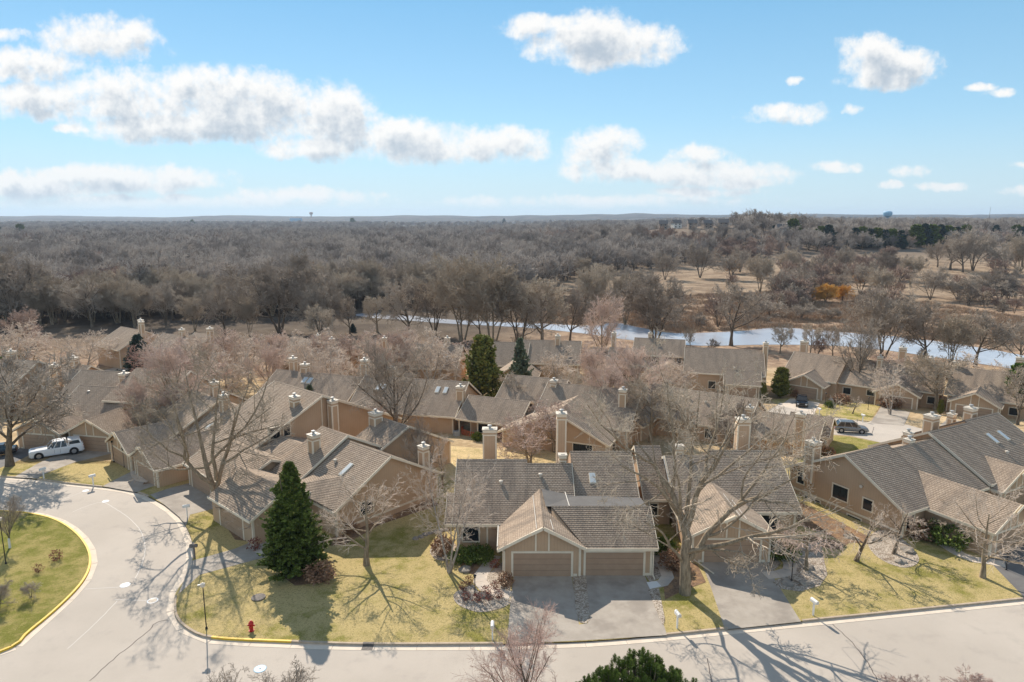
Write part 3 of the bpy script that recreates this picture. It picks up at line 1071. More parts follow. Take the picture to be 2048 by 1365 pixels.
class House:
    def __init__(s, ox, oy, yaw, zb, label, group='tan townhouses with brown shingle roofs'):
        s.root = empty('townhouse', (ox, oy, zb), R(yaw), label, 'townhouse', group)
        s.o, s.a, s.zb = (ox, oy), R(yaw), zb

    def wor(s, u, v, z=0):
        c, n = math.cos(s.a), math.sin(s.a)
        return Vector((s.o[0] + u * c - v * n, s.o[1] + u * n + v * c, s.zb + z))

    def roof(s, planes, edges=(), m='shingle', ridge=None, thick=0.16, name='roof'):
        mb = MB()
        under = MB()
        for pl in planes:
            shingle_plane(mb, pl)
            P = [Vector(p) for p in pl]
            n = (P[1] - P[0]).cross(P[2] - P[0])
            lo = [p - Vector((0, 0, thick)) for p in P]
            mb.poly(lo if n.z < 0 else lo[::-1])
            for i in range(len(P)):
                a, b = P[i], P[(i + 1) % len(P)]
                mb.poly([a, b, b - Vector((0, 0, thick)), a - Vector((0, 0, thick))], [(0, 0)] * 4)
        if ridge:
            for a, b in ridge:
                a, b = Vector(a), Vector(b)
                L = (b - a).length
                k = max(1, int(L / 0.3))
                for i in range(k):
                    p, q = a.lerp(b, i / k), a.lerp(b, (i + 1) / k)
                    d = (b - a).normalized()
                    sd = Vector((-d.y, d.x, 0)) * 0.15
                    up = Vector((0, 0, 0.05))
                    up2 = Vector((0, 0, 0.03))
                    dn = Vector((0, 0, -0.05))
                    mb.poly([p + up, q + up2, q + sd + dn, p + sd + dn], [(i * .3, 0), (i * .3 + .3, 0), (i * .3 + .3, .2), (i * .3, .2)])
                    mb.poly([q + up2, p + up, p - sd + dn, q - sd + dn], [(i * .3, 0), (i * .3 + .3, 0), (i * .3 + .3, .2), (i * .3, .2)])
        r = mb.build(name, m, s.root)
        if edges:
            for a, b in edges:
                fb = MB()
                a, b = Vector(a), Vector(b)
                dz = Vector((0, 0, -0.115))
                fb.beam(a + dz, b + dz, 0.055, 0.25)
                fb.build('fascia', 'trim', r)
        return r

    def gable(s, u0, u1, v0, v1, axis, rp, zr, z0, z1=None, oh=0.45, walls=True, wz=-1.6, m='shingle', wm='siding', ends=(True, True), rake=True, gut=(True, True), cut=0.0):
        """roof edges at u0..u1 / v0..v1; ridge along axis at position rp, height zr; eaves z0 (low side) and z1 (high side)"""
        z1 = z0 if z1 is None else z1
        if axis == 'u':
            def P(a, b, z): return (a, b, z)
            a0, a1, b0, b1 = u0, u1, v0, v1
        else:
            def P(a, b, z): return (b, a, z)
            a0, a1, b0, b1 = v0, v1, u0, u1
        pl = [[P(a0 + cut, b0, z0), P(a1, b0, z0), P(a1, rp, zr), P(a0, rp, zr)], [P(a0, b1, z1), P(a1, b1, z1), P(a1, rp, zr), P(a0, rp, zr)]]
        ed = []
        e = 0.03
        if gut[0]:
            ed.append((P(a0, b0 - e, z0), P(a1, b0 - e, z0)))
        if gut[1]:
            ed.append((P(a0, b1 + e, z1), P(a1, b1 + e, z1)))
        for on, aa, sg in ((ends[0], a0, -1), (ends[1], a1, 1)):
            if on and rake:
                q = aa + sg * .03
                ed += [(P(q, b0, z0 + .02), P(q, rp, zr + .02)), (P(q, rp, zr + .02), P(q, b1, z1 + .02))]
        r = s.roof(pl, ed, m, [(P(a0, rp, zr), P(a1, rp, zr))])
        if walls:
            w = MB()
            t = 0.19
            s0 = (zr - z0) / (rp - b0)
            s1 = (zr - z1) / (b1 - rp)
            wb0, wb1 = b0 + oh, b1 - oh
            wa0, wa1 = a0 + (oh if ends[0] else 0.0), a1 - (oh if ends[1] else 0.0)
            prof = [(wb0, wz), (wb1, wz), (wb1, z1 + s1 * oh - t), (rp, zr - t), (wb0, z0 + s0 * oh - t)]
            A = [P(wa0, b, z) for b, z in prof]
            B = [P(wa1, b, z) for b, z in prof]
            w.poly(A)
            w.poly(B[::-1])
            for i in range(len(prof)):
                j = (i + 1) % len(prof)
                w.poly([A[i], B[i], B[j], A[j]])
            o = w.build('wall', wm, s.root)
            fix_normals(o.data)
            s.trimset(wa0, wa1, wb0, wb1, axis, z0 + s0 * oh - t, z1 + s1 * oh - t, ends)
        return r

    def trimset(s, a0, a1, b0, b1, axis, z0, z1, ends):
        for on, a, sg in ((ends[0], a0, -1), (ends[1], a1, 1)):
            if not on:
                continue
            for b, z, sb in ((b0, z0, -1), (b1, z1, 1)):
                ax0, ax1 = sorted((a + sg * .03, a - sg * .16))
                bx0, bx1 = sorted((b + sb * .03, b - sb * .16))
                t = MB()
                if axis == 'u':
                    t.box(ax0, ax1, bx0, bx1, -0.3, z)
                else:
                    t.box(bx0, bx1, ax0, ax1, -0.3, z)
                t.build('corner_board', 'trim', s.root)

    def face(s, side, c, a, z0, w, h, proud):
        """box on a face. side 'S' (v=c), 'N', 'E' (u=c), 'W'; a = centre along the face"""
        if side == 'S':
            return (a - w / 2, a + w / 2, c - proud, c + .05, z0, z0 + h)
        if side == 'N':
            return (a - w / 2, a + w / 2, c - .05, c + proud, z0, z0 + h)
        if side == 'E':
            return (c - .05, c + proud, a - w / 2, a + w / 2, z0, z0 + h)
        return (c - proud, c + .05, a - w / 2, a + w / 2, z0, z0 + h)

    def window(s, side, c, a, z0, w=1.2, h=1.3, sash=1, tr=0.11):
        f = MB()
        f.box(*s.face(side, c, a, z0 - tr, w + 2 * tr, tr, .07))
        f.box(*s.face(side, c, a, z0 + h, w + 2 * tr, tr, .07))
        f.box(*s.face(side, c, a - w / 2 - tr / 2, z0, tr, h, .065))
        f.box(*s.face(side, c, a + w / 2 + tr / 2, z0, tr, h, .065))
        o = f.build('window', 'trim', s.root)
        for i in range(sash):
            p = MB()
            ww = w / sash
            p.box(*s.face(side, c, a - w / 2 + ww * (i + .5), z0 + .01, ww - .05, h - .02, .02))
            p.build('pane', 'glass', o)
        if sash > 1:
            b = MB()
            for i in range(1, sash):
                b.box(*s.face(side, c, a - w / 2 + w * i / sash, z0, .05, h, .045))
            b.build('sash_bar', 'black_metal', o)

    def garage_door(s, side, c, a, w=4.88, h=2.13, z0=0.0, m='door_panel', detail=True):
        f = MB()
        f.box(*s.face(side, c, a, z0 + h, w + .36, .17, .06))
        f.box(*s.face(side, c, a - w / 2 - .09, z0 - .2, .18, h + .2, .055))
        f.box(*s.face(side, c, a + w / 2 + .09, z0 - .2, .18, h + .2, .055))
        o = f.build('garage_door', 'trim', s.root)
        bk = MB()
        bk.box(*s.face(side, c, a, z0, w, h, .003))
        bk.build('backing', 'black_metal', o)  # black sheet added to stand in for shade in the panel gaps
        n = 4
        for i in range(n):
            p = MB()
            p.box(*s.face(side, c, a, z0 + i * h / n, w, h / n - .022, .02))
            p.build('door_panel', m, o)
        return o

    def boards(s, side, c, items, m='trim', name='trim_board', proud=.045):
        for a, z0, w, h in items:
            if h < .01:
                continue
            t = MB()
            t.box(*s.face(side, c, a, z0, w, h, proud))
            t.build(name, m, s.root)

    def chimney(s, u, v, z1, w=1.0, d=0.9, z0=0.5, flue=True, m='siding', lid='cap_metal'):
        c = MB()
        c.box(u - w / 2, u + w / 2, v - d / 2, v + d / 2, z0, z1)
        o = c.build('chimney', m, s.root)
        t = MB()
        e = .025
        for su in (-1, 1):
            for sv in (-1, 1):
                x0, x1 = sorted((u + su * (w / 2 + e), u + su * (w / 2 - .13)))
                y0, y1 = sorted((v + sv * (d / 2 + e), v + sv * (d / 2 - .13)))
                t.box(x0, x1, y0, y1, z0, z1 - .62)
        for zz, hh in ((z1 - .62, .13), (z1 - .27, .27)):
            t.box(u - w / 2 - e - .002, u + w / 2 + e + .002, v - d / 2 - e - .002, v + d / 2 + e + .002, zz, zz + hh)
        t.build('chimney_trim', 'trim', o)
        k = MB()
        k.box(u - w / 2 - .09, u + w / 2 + .09, v - d / 2 - .09, v + d / 2 + .09, z1 + .003, z1 + .10)
        k.box(u - w / 2 + .15, u + w / 2 - .15, v - d / 2 + .12, v + d / 2 - .12, z1 + .10, z1 + .15)
        k.build('chimney_cap', lid, o)
        if flue:
            k = MB()
            k.lathe([(.14, z1 + .15), (.14, z1 + .34), (.23, z1 + .36), (.23, z1 + .46), (.12, z1 + .5)], 10, u, v)
            k.build('flue', 'flue', o)
        return o

    def chim(s, px, py, v, z0=2.0, w=1.0, d=.9, flue=True, m='siding'):
        """chimney whose top is sighted at a picture point, standing at depth v in the house frame"""
        X, f, d_ = ray(px, py)
        c, n = math.cos(s.a), math.sin(s.a)
        t = (v - s.o[0] * n + s.o[1] * c) / (-X * n + f * c)
        dx, dy = X * t - s.o[0], f * t - s.o[1]
        return s.chimney(dx * c + dy * n, v, CAM_H - d_ * t - s.zb, w, d, z0, flue, m)

    def skylight(s, u, v, zf, sl, w=.6, l=1.2):
        """on a front (−v facing) plane: height function zf(v)"""
        k = MB()
        for wd, ln, h0, h1 in ((w, l, -.05, .10),):
            a = []
            for hh in (h0, h1):
                for du, dv in ((-wd / 2, -ln / 2), (wd / 2, -ln / 2), (wd / 2, ln / 2), (-wd / 2, ln / 2)):
                    a.append((u + du, v + dv, zf(v + dv) + hh))
            k.hexa(a)
        o = k.build('skylight', 'trim', s.root)
        k = MB()
        a = []
        for hh in (.10, .125):
            for du, dv in ((-w / 2 + .05, -l / 2 + .05), (w / 2 - .05, -l / 2 + .05), (w / 2 - .05, l / 2 - .05), (-w / 2 + .05, l / 2 - .05)):
                a.append((u + du, v + dv, zf(v + dv) + hh))
        k.hexa(a)
        k.build('pane', 'skylight', o)

    def vent(s, u, v, z, r=.16, h=.35):
        k = MB()
        k.lathe([(r * .8, z - .3), (r * .8, z + h * .5), (r * 1.3, z + h * .55), (r * 1.25, z + h * .85), (r * .6, z + h)], 10, u, v)
        o = k.build('roof_vent', 'cap_metal', s.root)

    def pipe(s, pts, name='downspout', m='trim', w=.09):
        k = MB()
        for a, b in zip(pts[:-1], pts[1:]):
            k.beam(a, b, w, w)
        k.build(name, m, s.root)

    def garage_front(s, uc, v, zr=4.6, w=6.1, door_off=0.0, dw=4.88):
        """trim of a gabled garage front facing -v; wall plane at v"""
        s.garage_door('S', v, uc + door_off, dw)
        s.boards('S', v, [(uc - .55, 2.32, .14, zr - 2.32 - .62), (uc + .55, 2.32, .14, zr - 2.32 - .62), (uc - .0, 2.32, .96, .0001)], name='gable_board')
        s.boards('S', v, [(uc - (w / 2 + dw / 2) / 2 - .06, .02, (w - dw) / 2 - .3, .22), (uc + (w / 2 + dw / 2) / 2 + .06, .02, (w - dw) / 2 - .3, .22)], name='base_board')

    def peak_box(s, uc, v, zr, half=.62, sl=.5, d=.25):
        """short projecting hood at the gable peak"""
        k = MB()
        for sg in (-1, 1):
            k.beam((uc, v - d, zr - .05), (uc + sg * half * 1.6, v - d, zr - .05 - half * 1.6 * sl), .05, .26)
        k.build('peak_board', 'trim', s.root)


SL = .55


def zf(v, v0=0.0, z0=2.75):
    return z0 + SL * (v - v0)


def unit(h, u0, u1, dv=0.0, dz=0.0, depth=13.6, ends=(False, False), z0=2.75, wz=-1.6, wm='siding'):
    """main two-slope roof over a unit, eave at v = dv"""
    rp = dv + depth / 2
    h.gable(u0, u1, dv, dv + depth, 'u', rp, z0 + dz + SL * depth / 2, z0 + dz, ends=ends, wz=wz, wm=wm)


def garage(h, uc, v0, v1=3.6, half=3.75, zr=4.6, z0=2.6, door=True, oh=.4, wm='siding'):
    h.gable(uc - half, uc + half, v0, v1, 'v', uc, zr, z0, ends=(True, False), oh=oh, wm=wm)
    wv = v0 + oh
    if door:
        h.garage_front(uc, wv, zr)
    h.peak_box(uc, v0, zr, sl=(zr - z0) / half)


# --- front duplex (B1) : left unit and second unit
h = House(0, 53.5, 0, 0, 'front double townhouse with two closed brown garage doors, facing the bottom street')
e0 = 4.05
h.gable(-5.4, 1.5, e0, e0 + 13.4, 'u', 10.72, 6.46, 2.75, ends=(True, False), oh=.4)
h.roof([[(-6.05, e0, 2.75), (-5.39, e0, 2.75), (-5.39, 7.16, 4.46), (-6.05, 7.16, 4.46)]], [((-6.08, e0, 2.77), (-6.08, 7.16, 4.48)), ((-6.05, e0 - .03, 2.75), (-5.4, e0 - .03, 2.75))], name='roof')
h.gable(1.5, 5.85, e0, e0 + 12.6, 'u', 10.27, 6.2, 2.75, ends=(False, True), oh=.4)
h.gable(5.86, 12.0, 5.3, 18.9, 'u', 12.3, 6.75, 2.90, ends=(False, True), oh=.4)
h.gable(2.6 - 3.8, 2.6 + 3.62, -.5, 7.5, 'v', 2.6, 4.68, 2.62, z1=2.72, ends=(True, False), oh=.42)
h.garage_front(2.55, -.08, 4.6)
h.peak_box(2.6, -.5, 4.68)
h.gable(3.5, 12.25, -.35, 6.4, 'u', 3.45, 4.75, 2.68, ends=(False, True), oh=.4, gut=(False, True), cut=2.72)
fb_ = MB()
fb_.beam((6.22, -.38, 2.565), (12.25, -.38, 2.565), .055, .25)
fb_.build('fascia', 'trim', h.root)
h.garage_door('S', .05, 8.68)
h.boards('S', .05, [(11.5, .02, .5, .22)], name='base_board')
mbk = MB()
mbk.poly([(2.75, 7.9, 4.72), (3.0, 3.55, 4.70), (12.0, 3.5, 4.66), (12.0, 6.4, 4.28), (9.0, 6.75, 4.30), (5.9, 6.85, 4.28)])
mbk.build('flat_roof', 'membrane', h.root)
mbk = MB()
mbk.beam((5.1, 3.6, 4.72), (5.0, 7.2, 4.50), .08, .03)
mbk.build('flashing_strip', 'flashing', h.root)
mbk = MB()
mbk.beam((2.05, -.3, 4.44), (1.95, 6.6, 4.44), .05, .03)
mbk.build('flashing_strip', 'flashing', h.root)
mbk = MB()
mbk.beam((3.45, -.2, 4.30), (3.3, 1.6, 4.36), .05, .03)
mbk.build('flashing_strip', 'flashing', h.root)
mbk = MB()
mbk.beam((-1.24, 0.0, 2.66), (-1.24, 4.2, 2.66), .09, .09)
mbk.build('flashing_strip', 'flashing', h.root)
h.window('S', 4.45, -3.75, .95, 1.45, 1.4)
h.boards('S', 4.45, [(-2.25, 0, .13, 2.5), (-1.3, 0, .13, 2.5)])
d_ = MB()
d_.box(-2.1, -1.45, 4.38, 4.47, .05, 2.1)
d_.build('front_door', 'door_panel', h.root)
h.chimney(-2.4, 17.2, 7.5, 1.45, .9, -1)
h.chimney(5.3, 17.0, 9.3, 1.0, .95, -1)
h.chimney(5.0, 10.9, 6.85, .7, .6, 5.2, False)
for u_, v_ in ((-4.09, 7.2), (-1.05, 8.1), (2.74, 8.85)):
    h.vent(u_, v_, zf(v_, e0))
h.skylight(7.8, 9.2, lambda v: 2.9 + SL * (v - 5.3), SL, .65, 1.1)
h.pipe([(12.1, -.35, 2.6), (11.95, 0, 2.3), (11.95, -.02, .1), (12.0, -.6, .05)])
h.pipe([(-5.55, 4.3, 2.6), (-5.5, 4.35, .1)])
h.pipe([(-.62, -.2, .15), (-.62, -.2, 2.3), (-.9, -.4, 2.55)])

# --- right duplex of the front row
h = House(0, 53.5, 0, 0, 'front townhouse behind the largest bare tree, single garage with gable')
h.gable(12.9, 15.6, 9.49, 20.5, 'u', 15.3, 6.3, 2.75, ends=(True, False), oh=.35)
h.gable(15.55, 20.2, 6.61, 19.3, 'u', 12.75, 6.12, 2.75, ends=(True, False), oh=.35)
h.gable(20.2, 27.2, 6.61, 20.2, 'u', 13.4, 6.46, 2.75, ends=(False, True), oh=.4)
g0 = 19.35
h.gable(g0 - 3.95, g0 + 3.8, 1.9, 9.6, 'v', g0, 4.62, 2.62, ends=(True, False), oh=.42)
h.garage_front(g0, 2.32, 4.55)
h.peak_box(g0, 1.9, 4.62)
h.window('S', 7.01, 24.1, .75, 1.9, 1.5)
h.window('S', 9.85, 13.9, .9, .9, 1.3)
h.boards('S', 7.01, [(22.7, 0, .13, 2.5)])
h.chimney(24.9, 17.3, 8.6, 1.35, .95, -1)
h.chimney(17.1, 13.3, 6.95, .75, .65, 5.2, False)
mbk = MB()
mbk.beam((15.4, 2.2, 2.66), (15.4, 7.6, 2.66), .09, .09)
mbk.build('flashing_strip', 'flashing', h.root)
mbk = MB()
mbk.beam((g0 + .5, 2.2, 4.42), (g0 + .5, 7.0, 4.42), .05, .03)
mbk.build('flashing_strip', 'flashing', h.root)
mbk = MB()
mbk.beam((g0 + 1.1, 2.2, 4.10), (g0 + 1.1, 6.4, 4.10), .05, .03)
mbk.build('flashing_strip', 'flashing', h.root)
mbk = MB()
mbk.beam((15.35, 6.6, 2.8), (15.35, 12.6, 6.1), .07, .07)
mbk.build('flashing_strip', 'flashing', h.root)
h.pipe([(15.7, 2.7, 2.5), (15.85, 2.6, .3), (17.2, .2, .08)])

# --- big townhouse at the right edge (B2)
ZB2 = 0.0
h = House(36.77, 59.78, 27.5, ZB2, 'large townhouse at the right edge with a windowed gable wall and long dark roof')
h.gable(0.0, 6.8, 0, 13.9, 'u', 6.8, 6.42, 2.75, z1=2.75, ends=(True, False), oh=.4)
h.gable(6.8, 13.7, 0, 13.9, 'u', 6.2, 6.12, 2.75, z1=2.4, ends=(False, False), oh=.4)
h.gable(13.7, 21.2, -.1, 13.6, 'u', 6.75, 6.75, 3.05, ends=(True, False), oh=.3)
h.gable(21.2, 28.0, 0, 14.3, 'u', 7.2, 6.9, 2.95, ends=(False, True), oh=.4)
garage(h, 7.0, -6.0, 3.5)
garage(h, 17.6, -1.2, 3.3)
garage(h, 25.6, -6.0, 3.9, door=False)
h.boards('W', .4, [(6.9, .45, 12.6, .2), (6.9, -1.1, 12.6, .16)], name='band_board')
h.window('W', .4, 12.05, 1.35, .85, 1.45)
h.window('W', .4, 7.2, 1.35, 1.75, 1.4, 2)
h.window('W', .4, 4.1, 1.4, 1.0, 1.1)
h.window('W', .4, 10.4, -.55, 1.9, .8, 2)
h.window('W', .4, 5.4, -.6, 1.5, .75, 2)
v_ = MB()
v_.lathe([(.16, .2), (.16, .34), (.12, .40)], 10, 0, 0, 'x')
o_ = v_.build('wall_vent', 'cap_metal', h.root)
o_.location = (.0, 4.9, 3.6)
h.window('S', .4, 1.4, .8, 1.1, 1.3)
h.chim(1627, 884, 10.9, 2, 1.15, 1.1)
h.chim(1864, 832, 9.8, 0, 1.35, 1.1)
h.chim(1942, 817, 8.8, 3, 1.1, 1.0)
h.chim(1819, 880, 6.6, 4.5, .75, .7)
h.chim(1817, 866, 8.0, 4.5, .75, .7)
h.chim(1904, 829, 10.6, 3, .75, .7)
for u_ in (22.0, 24.2):
    h.skylight(u_, 4.4, lambda v: 2.95 + SL * (v - 0), SL, .62, 1.3)
h.vent(21.2, 2.4, 3.05 + SL * 2.4)
h.pipe([(.2, 13.6, 2.4), (.3, 13.3, -1.0)])

# --- diagonal townhouse left of the big fir (B3)
h = House(-19.88, 62.99, -42, 0, 'angled townhouse beside the big fir, orange-tan gable wall with one skylight')
h.gable(-3.2, 4.36, 0, 13.6, 'u', 6.8, 6.49, 2.75, ends=(False, True), oh=.4)
h.gable(-8.2, -3.2, 0, 14.0, 'u', 6.9, 6.95, 3.15, ends=(False, True), oh=.2)
h.gable(-8.4, 0.2, -6.2, 2.2, 'u', -2.6, 4.68, 2.7, ends=(False, True), oh=.4)
h.roof([[(-2.6, -.8, 3.7), (4.3, 0.1, 2.8), (1.2, 3.2, 4.55)], [(-2.6, -.8, 3.7), (1.2, 3.2, 4.55), (-2.2, 2.2, 4.2)]])
h.garage_door('S', -5.8, -4.4, 4.6)
h.boards('E', 3.96, [(6.8, .55, 12.7, .2), (6.8, -1.0, 12.7, .9)], name='band_board')
h.window('E', 3.96, 3.9, 1.2, 1.5, 1.3, 2)
h.window('E', -.2, -3.2, 1.2, 1.2, 1.0)
h.chim(627, 870, 4.2, 4, .95, .95)
h.chim(751, 826, 14.0, -1, 1.15, 1.15)
h.chim(847, 893, 12.2, 1, .85, .85)
h.skylight(.7, 3.9, lambda v: zf(v), SL, .6, 1.5)
h.vent(-1.6, 4.2, zf(4.2))
h.vent(-2.2, .5, zf(.9), .1, .25)
# two-storey unit beyond
h2 = House(-19.88, 62.99, -42, 0, 'angled two-storey townhouse with a corner window, behind the fir tree row')
h2.gable(-25.5, -14.2, -1.3, 24.0, 'u', 11.0, 8.6, 2.75, z1=2.6, ends=(True, True), oh=.4)
h2.gable(-14.2, -8.25, -1.0, 14.0, 'u', 5.2, 4.9, 2.75, z1=2.0, ends=(False, False), oh=.3)
h2.gable(-20.0, -8.4, -3.8, 6.0, 'u', .8, 4.6, 2.6, ends=(True, True), oh=.4)
h2.garage_door('S', -3.4, -16.4, 4.6)
h2.window('S', -3.4, -11.5, .9, 1.3, 1.2)
h2.window('E', -14.6, 4.7, 4.6, 1.2, 1.3)
h2.window('E', -14.6, 6.2, 4.6, .8, 1.3)
h2.boards('E', -14.6, [(3.9, 3.6, .14, 2.6), (11.0, 4.2, .14, 4.0)])
h2.chim(589, 794, 8.6, 6, 1.0, .9)
h2.chim(665, 802, 12.0, 4, .9, .9)
h2.gable(-8.2, -2.8, 9.0, 22.0, 'u', 15.0, 6.2, 3.6, z1=2.6, ends=(False, True), oh=.3)
h3 = House(-40.0, 79.0, -42, -.4, 'angled townhouse behind the large left tree with a sunlit ochre gable')
unit(h3, -12, -4, 0, .3, ends=(True, True))
unit(h3, -4, 4.2, .6, -.1, ends=(False, True))
garage(h3, -7, -5.0)
garage(h3, 1.0, -5.0)
h3.window('E', 3.8, 5, 1.0)
h3.chimney(-2, 6.5, 7.8, .9, .9, 4)
h3.chimney(-9, 8.5, 8.0, .9, .9, 4)
h3.skylight(-1.0, 4.0, lambda v: 2.65 + SL * (v - .6), SL, .6, 1.1)
h3.skylight(.3, 4.0, lambda v: 2.65 + SL * (v - .6), SL, .6, 1.1)

# --- townhouses by the white pickup (B4)
h = House(-59.52, 87.91, -11.6, -.75, 'left townhouse with two gabled garages behind the white pickup truck')
garage(h, 3.9, -.9, 5.0, zr=4.6)
garage(h, -3.6, -1.6, 4.5, zr=4.6)
h.gable(-6.4, 3.6, 2.8, 15.0, 'u', 9.2, 6.3, 2.75, ends=(True, False), oh=.4)
h.gable(-10.5, -2.0, 8.5, 20.0, 'u', 14.0, 7.4, 4.3, ends=(True, True), oh=.4)
h.gable(0.0, 9.3, 6.1, 19.5, 'u', 13.2, 8.3, 5.1, z1=4.6, ends=(False, True), oh=.35)
h.gable(9.0, 15.5, 4.4, 18.0, 'u', 11.0, 6.4, 2.8, ends=(False, True), oh=.4)
h.window('S', 6.45, 2.0, 3.5, 1.6, 1.15)
h.window('S', 6.45, 7.6, 3.5, 1.1, 1.15)
h.window('E', 6.9, 2.2, .8, 1.4, 1.2)
h.boards('S', 6.45, [(.6, 3.0, .16, 2.0), (3.4, 3.0, .16, 2.0), (6.6, 3.0, .16, 2.0), (8.5, 3.0, .16, 2.0)])
h.chim(248, 748, 11.5, 4, 1.1, 1.0)
h.chim(178, 788, 8.2, 3, 1.0, .9)
h.chim(180, 752, 15.0, 3, 1.0, 1.0)
h.chim(203, 757, 15.6, 3, 2.2, 1.2, m='stone')
h.chim(110, 731, 17.0, 3, 1.4, 1.0)
h.pipe([(7.4, -.7, 2.5), (7.3, -.5, .2), (6.8, -1.6, .1)])

h = House(-84.0, 110.0, -11.6, -2.4, 'left rear townhouse with long plain roof behind the pickup house')
unit(h, -9, 0, 0, 1.2, ends=(True, True))
unit(h, 0, 9, 1.6, .4, ends=(False, True))
h.chimney(-7, 8, 8.8, 1.3, 1.0, 4)
h.chimney(6, 8, 8.2, 1.0, 1.0, 4)

# --- rear row on the right (B12)
h = House(52.39, 126.79, -41, -3.6, 'rear right townhouse with black pickup in front of its garage')
garage(h, 3.2, -.3, 6.5)
unit(h, -2.2, 8.0, 3.2, 0.35, ends=(True, False))
unit(h, 7.9, 16.5, 4.2, .25, ends=(False, True))
h.window('S', 4.6, 9.6, 1.0, 1.3, 1.2)
h.window('S', 4.6, 13.6, 1.4, 1.2, 1.0)
h.chimney(-1.2, 12.5, 8.6, 1.3, .9, 3)
h.chimney(10.5, 11.0, 8.0, .8, .8, 4)
h.chimney(13.6, 9.5, 7.8, .8, .8, 4)
h = House(65.11, 118.86, -36, -3.42, 'rear right townhouse with an empty asphalt driveway, middle of its row')
garage(h, 3.4, -.3, 6.5)
unit(h, -.9, 10, 3.0, .3, ends=(True, True))
h.window('S', 3.4, 8.6, 1.0, 1.4, 1.2)
h.chimney(7.4, 10.4, 7.9, .8, .8, 4)
h.chimney(2.4, 13.0, 8.8, 1.2, .9, 3)
h = House(73.18, 111.08, -40, -2.97, 'rear right townhouse half hidden behind the chimneys of the big roof')
garage(h, 3.8, -.3, 6.5)
unit(h, -.9, 11, 3.0, .3, ends=(True, True))
h.window('S', 3.4, 9.0, 1.0, 1.4, 1.2)
h.chimney(-.5, 9.6, 7.6, .8, .8, 4)
h.chimney(8.4, 14.0, 8.8, 1.3, .9, 3)
h.pipe([(7.4, .0, 2.5), (7.2, .2, .1)])
h = House(92.0, 103.0, -40, -2.6, 'townhouse corner at the far right edge behind leafless shrubs')
garage(h, 3.0, -.3, 6.5)
unit(h, -.9, 10, 3.0, .3, ends=(True, True))
h.chimney(2.0, 6.0, 7.9, 1.2, .9, 3)

# --- central rear row (B10)
h = House(39.75, 124.77, -15, -3.59, 'central rear townhouse with a low dark roofed garage beside a round evergreen')
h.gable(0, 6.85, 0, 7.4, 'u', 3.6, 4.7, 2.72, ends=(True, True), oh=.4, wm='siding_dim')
h.garage_door('S', .4, 3.45, z0=0)
unit(h, -7.4, 7.6, 2.6, 1.25, ends=(True, True))
h.window('S', 3.0, -2.0, 1.0, 1.3, 1.4, 2)
h.chimney(7.9, 9.0, 9.3, .9, .9, -1)
h.vent(2.0, 4.0, 4.9)
h = House(28.94, 137.24, -15, -3.92, 'central rear two-storey townhouse with a row of upper windows near the river')
h.gable(-4.6, 6.2, 4.3, 14.4, 'u', 9.4, 7.9, 5.1, ends=(True, True), oh=.4)
h.gable(-9.8, -4.6, 2.0, 13.0, 'u', 7.6, 5.8, 2.9, ends=(True, False), oh=.4)
h.gable(6.0, 10.5, 3.5, 13.0, 'u', 8.4, 6.0, 3.4, ends=(False, True), oh=.4)
garage(h, 3.35, -.5, 6.0)
garage(h, -3.2, -1.2, 6.0)
h.window('S', 4.7, -2.6, 3.55, 1.6, 1.2)
h.window('S', 4.7, .3, 3.55, 1.6, 1.2)
h.window('S', 4.7, 2.9, 3.55, 1.6, 1.2)
h.window('S', 4.7, 5.2, 3.55, 1.0, 1.2)
h.boards('S', 4.7, [(-4.1, 2.8, .18, 2.3), (-1.2, 2.8, .18, 2.3), (1.6, 2.8, .18, 2.3), (4.3, 2.8, .18, 2.3)])
h.chimney(-1.3, 9.8, 8.9, .8, .8, 6)
h.chimney(-9.2, 10.0, 8.6, .9, .9, 1)

# --- centre right (B11)
h = House(24.56, 93.26, -33, -1.42, 'centre right townhouse seen over the front roofs, tall tan chimney')
h.gable(-11.0, 8.5, 0, 12.2, 'u', 6.0, 6.05, 2.75, ends=(True, True), oh=.4)
h.gable(6.5, 17.5, -.5, 8.0, 'u', 4.2, 4.9, 2.5, ends=(False, True), oh=.4)
garage(h, -8.0, -5.0)
h.gable(12.6, 18.2, 4.0, 11.0, 'u', 7.5, 4.5, 2.6, ends=(True, True), oh=.3)
h.window('E', 17.1, 4.0, .9, .9, 1.3)
h.window('S', .4, -2.0, .9, 2.0, 1.3, 2)
h.window('S', .4, 3.6, .9, 1.6, 1.3, 2)
h.chimney(15.4, -1.2, 6.7, 1.1, 1.0, -1)
h.chimney(8.2, 2.4, 5.6, .9, .9, 1)
h.vent(-1.0, 4.2, zf(4.2))
h.vent(1.6, 3.9, zf(3.9))
h.pipe([(17.4, -.4, 2.4), (17.2, 0, -.6)])

# --- centre (B8) with patio
h = House(-7.79, 95.69, -23, -1.64, 'centre townhouse with covered patio and red lattice fence')
h.gable(-.5, 9.4, 0, 9.6, 'u', 4.6, 5.2, 2.75, ends=(True, True), oh=1.6)
unit(h, 3.0, 13.0, 4.4, .8, ends=(True, True))
h.window('S', 1.6, 3.5, .6, 2.4, 1.6, 3)
h.window('S', 1.6, 7.0, .6, 1.4, 1.6, 2)
h.boards('S', .25, [(0.0, -.3, .14, 3.0), (3.0, -.3, .14, 3.0), (6.0, -.3, .14, 3.0)], name='patio_post', proud=.09)
h.chimney(12.0, 7.5, 7.9, .9, .9, 4)
h = House(5.4, 86.0, -23, -1.0, 'centre townhouse whose ochre gable faces the front row, glass patio doors')
h.gable(-8.0, 7.6, 0, 12.5, 'v', 0.4, 5.9, 2.3, ends=(True, True), oh=.5)
unit(h, -5, 9, 5.0, .4, ends=(True, True))
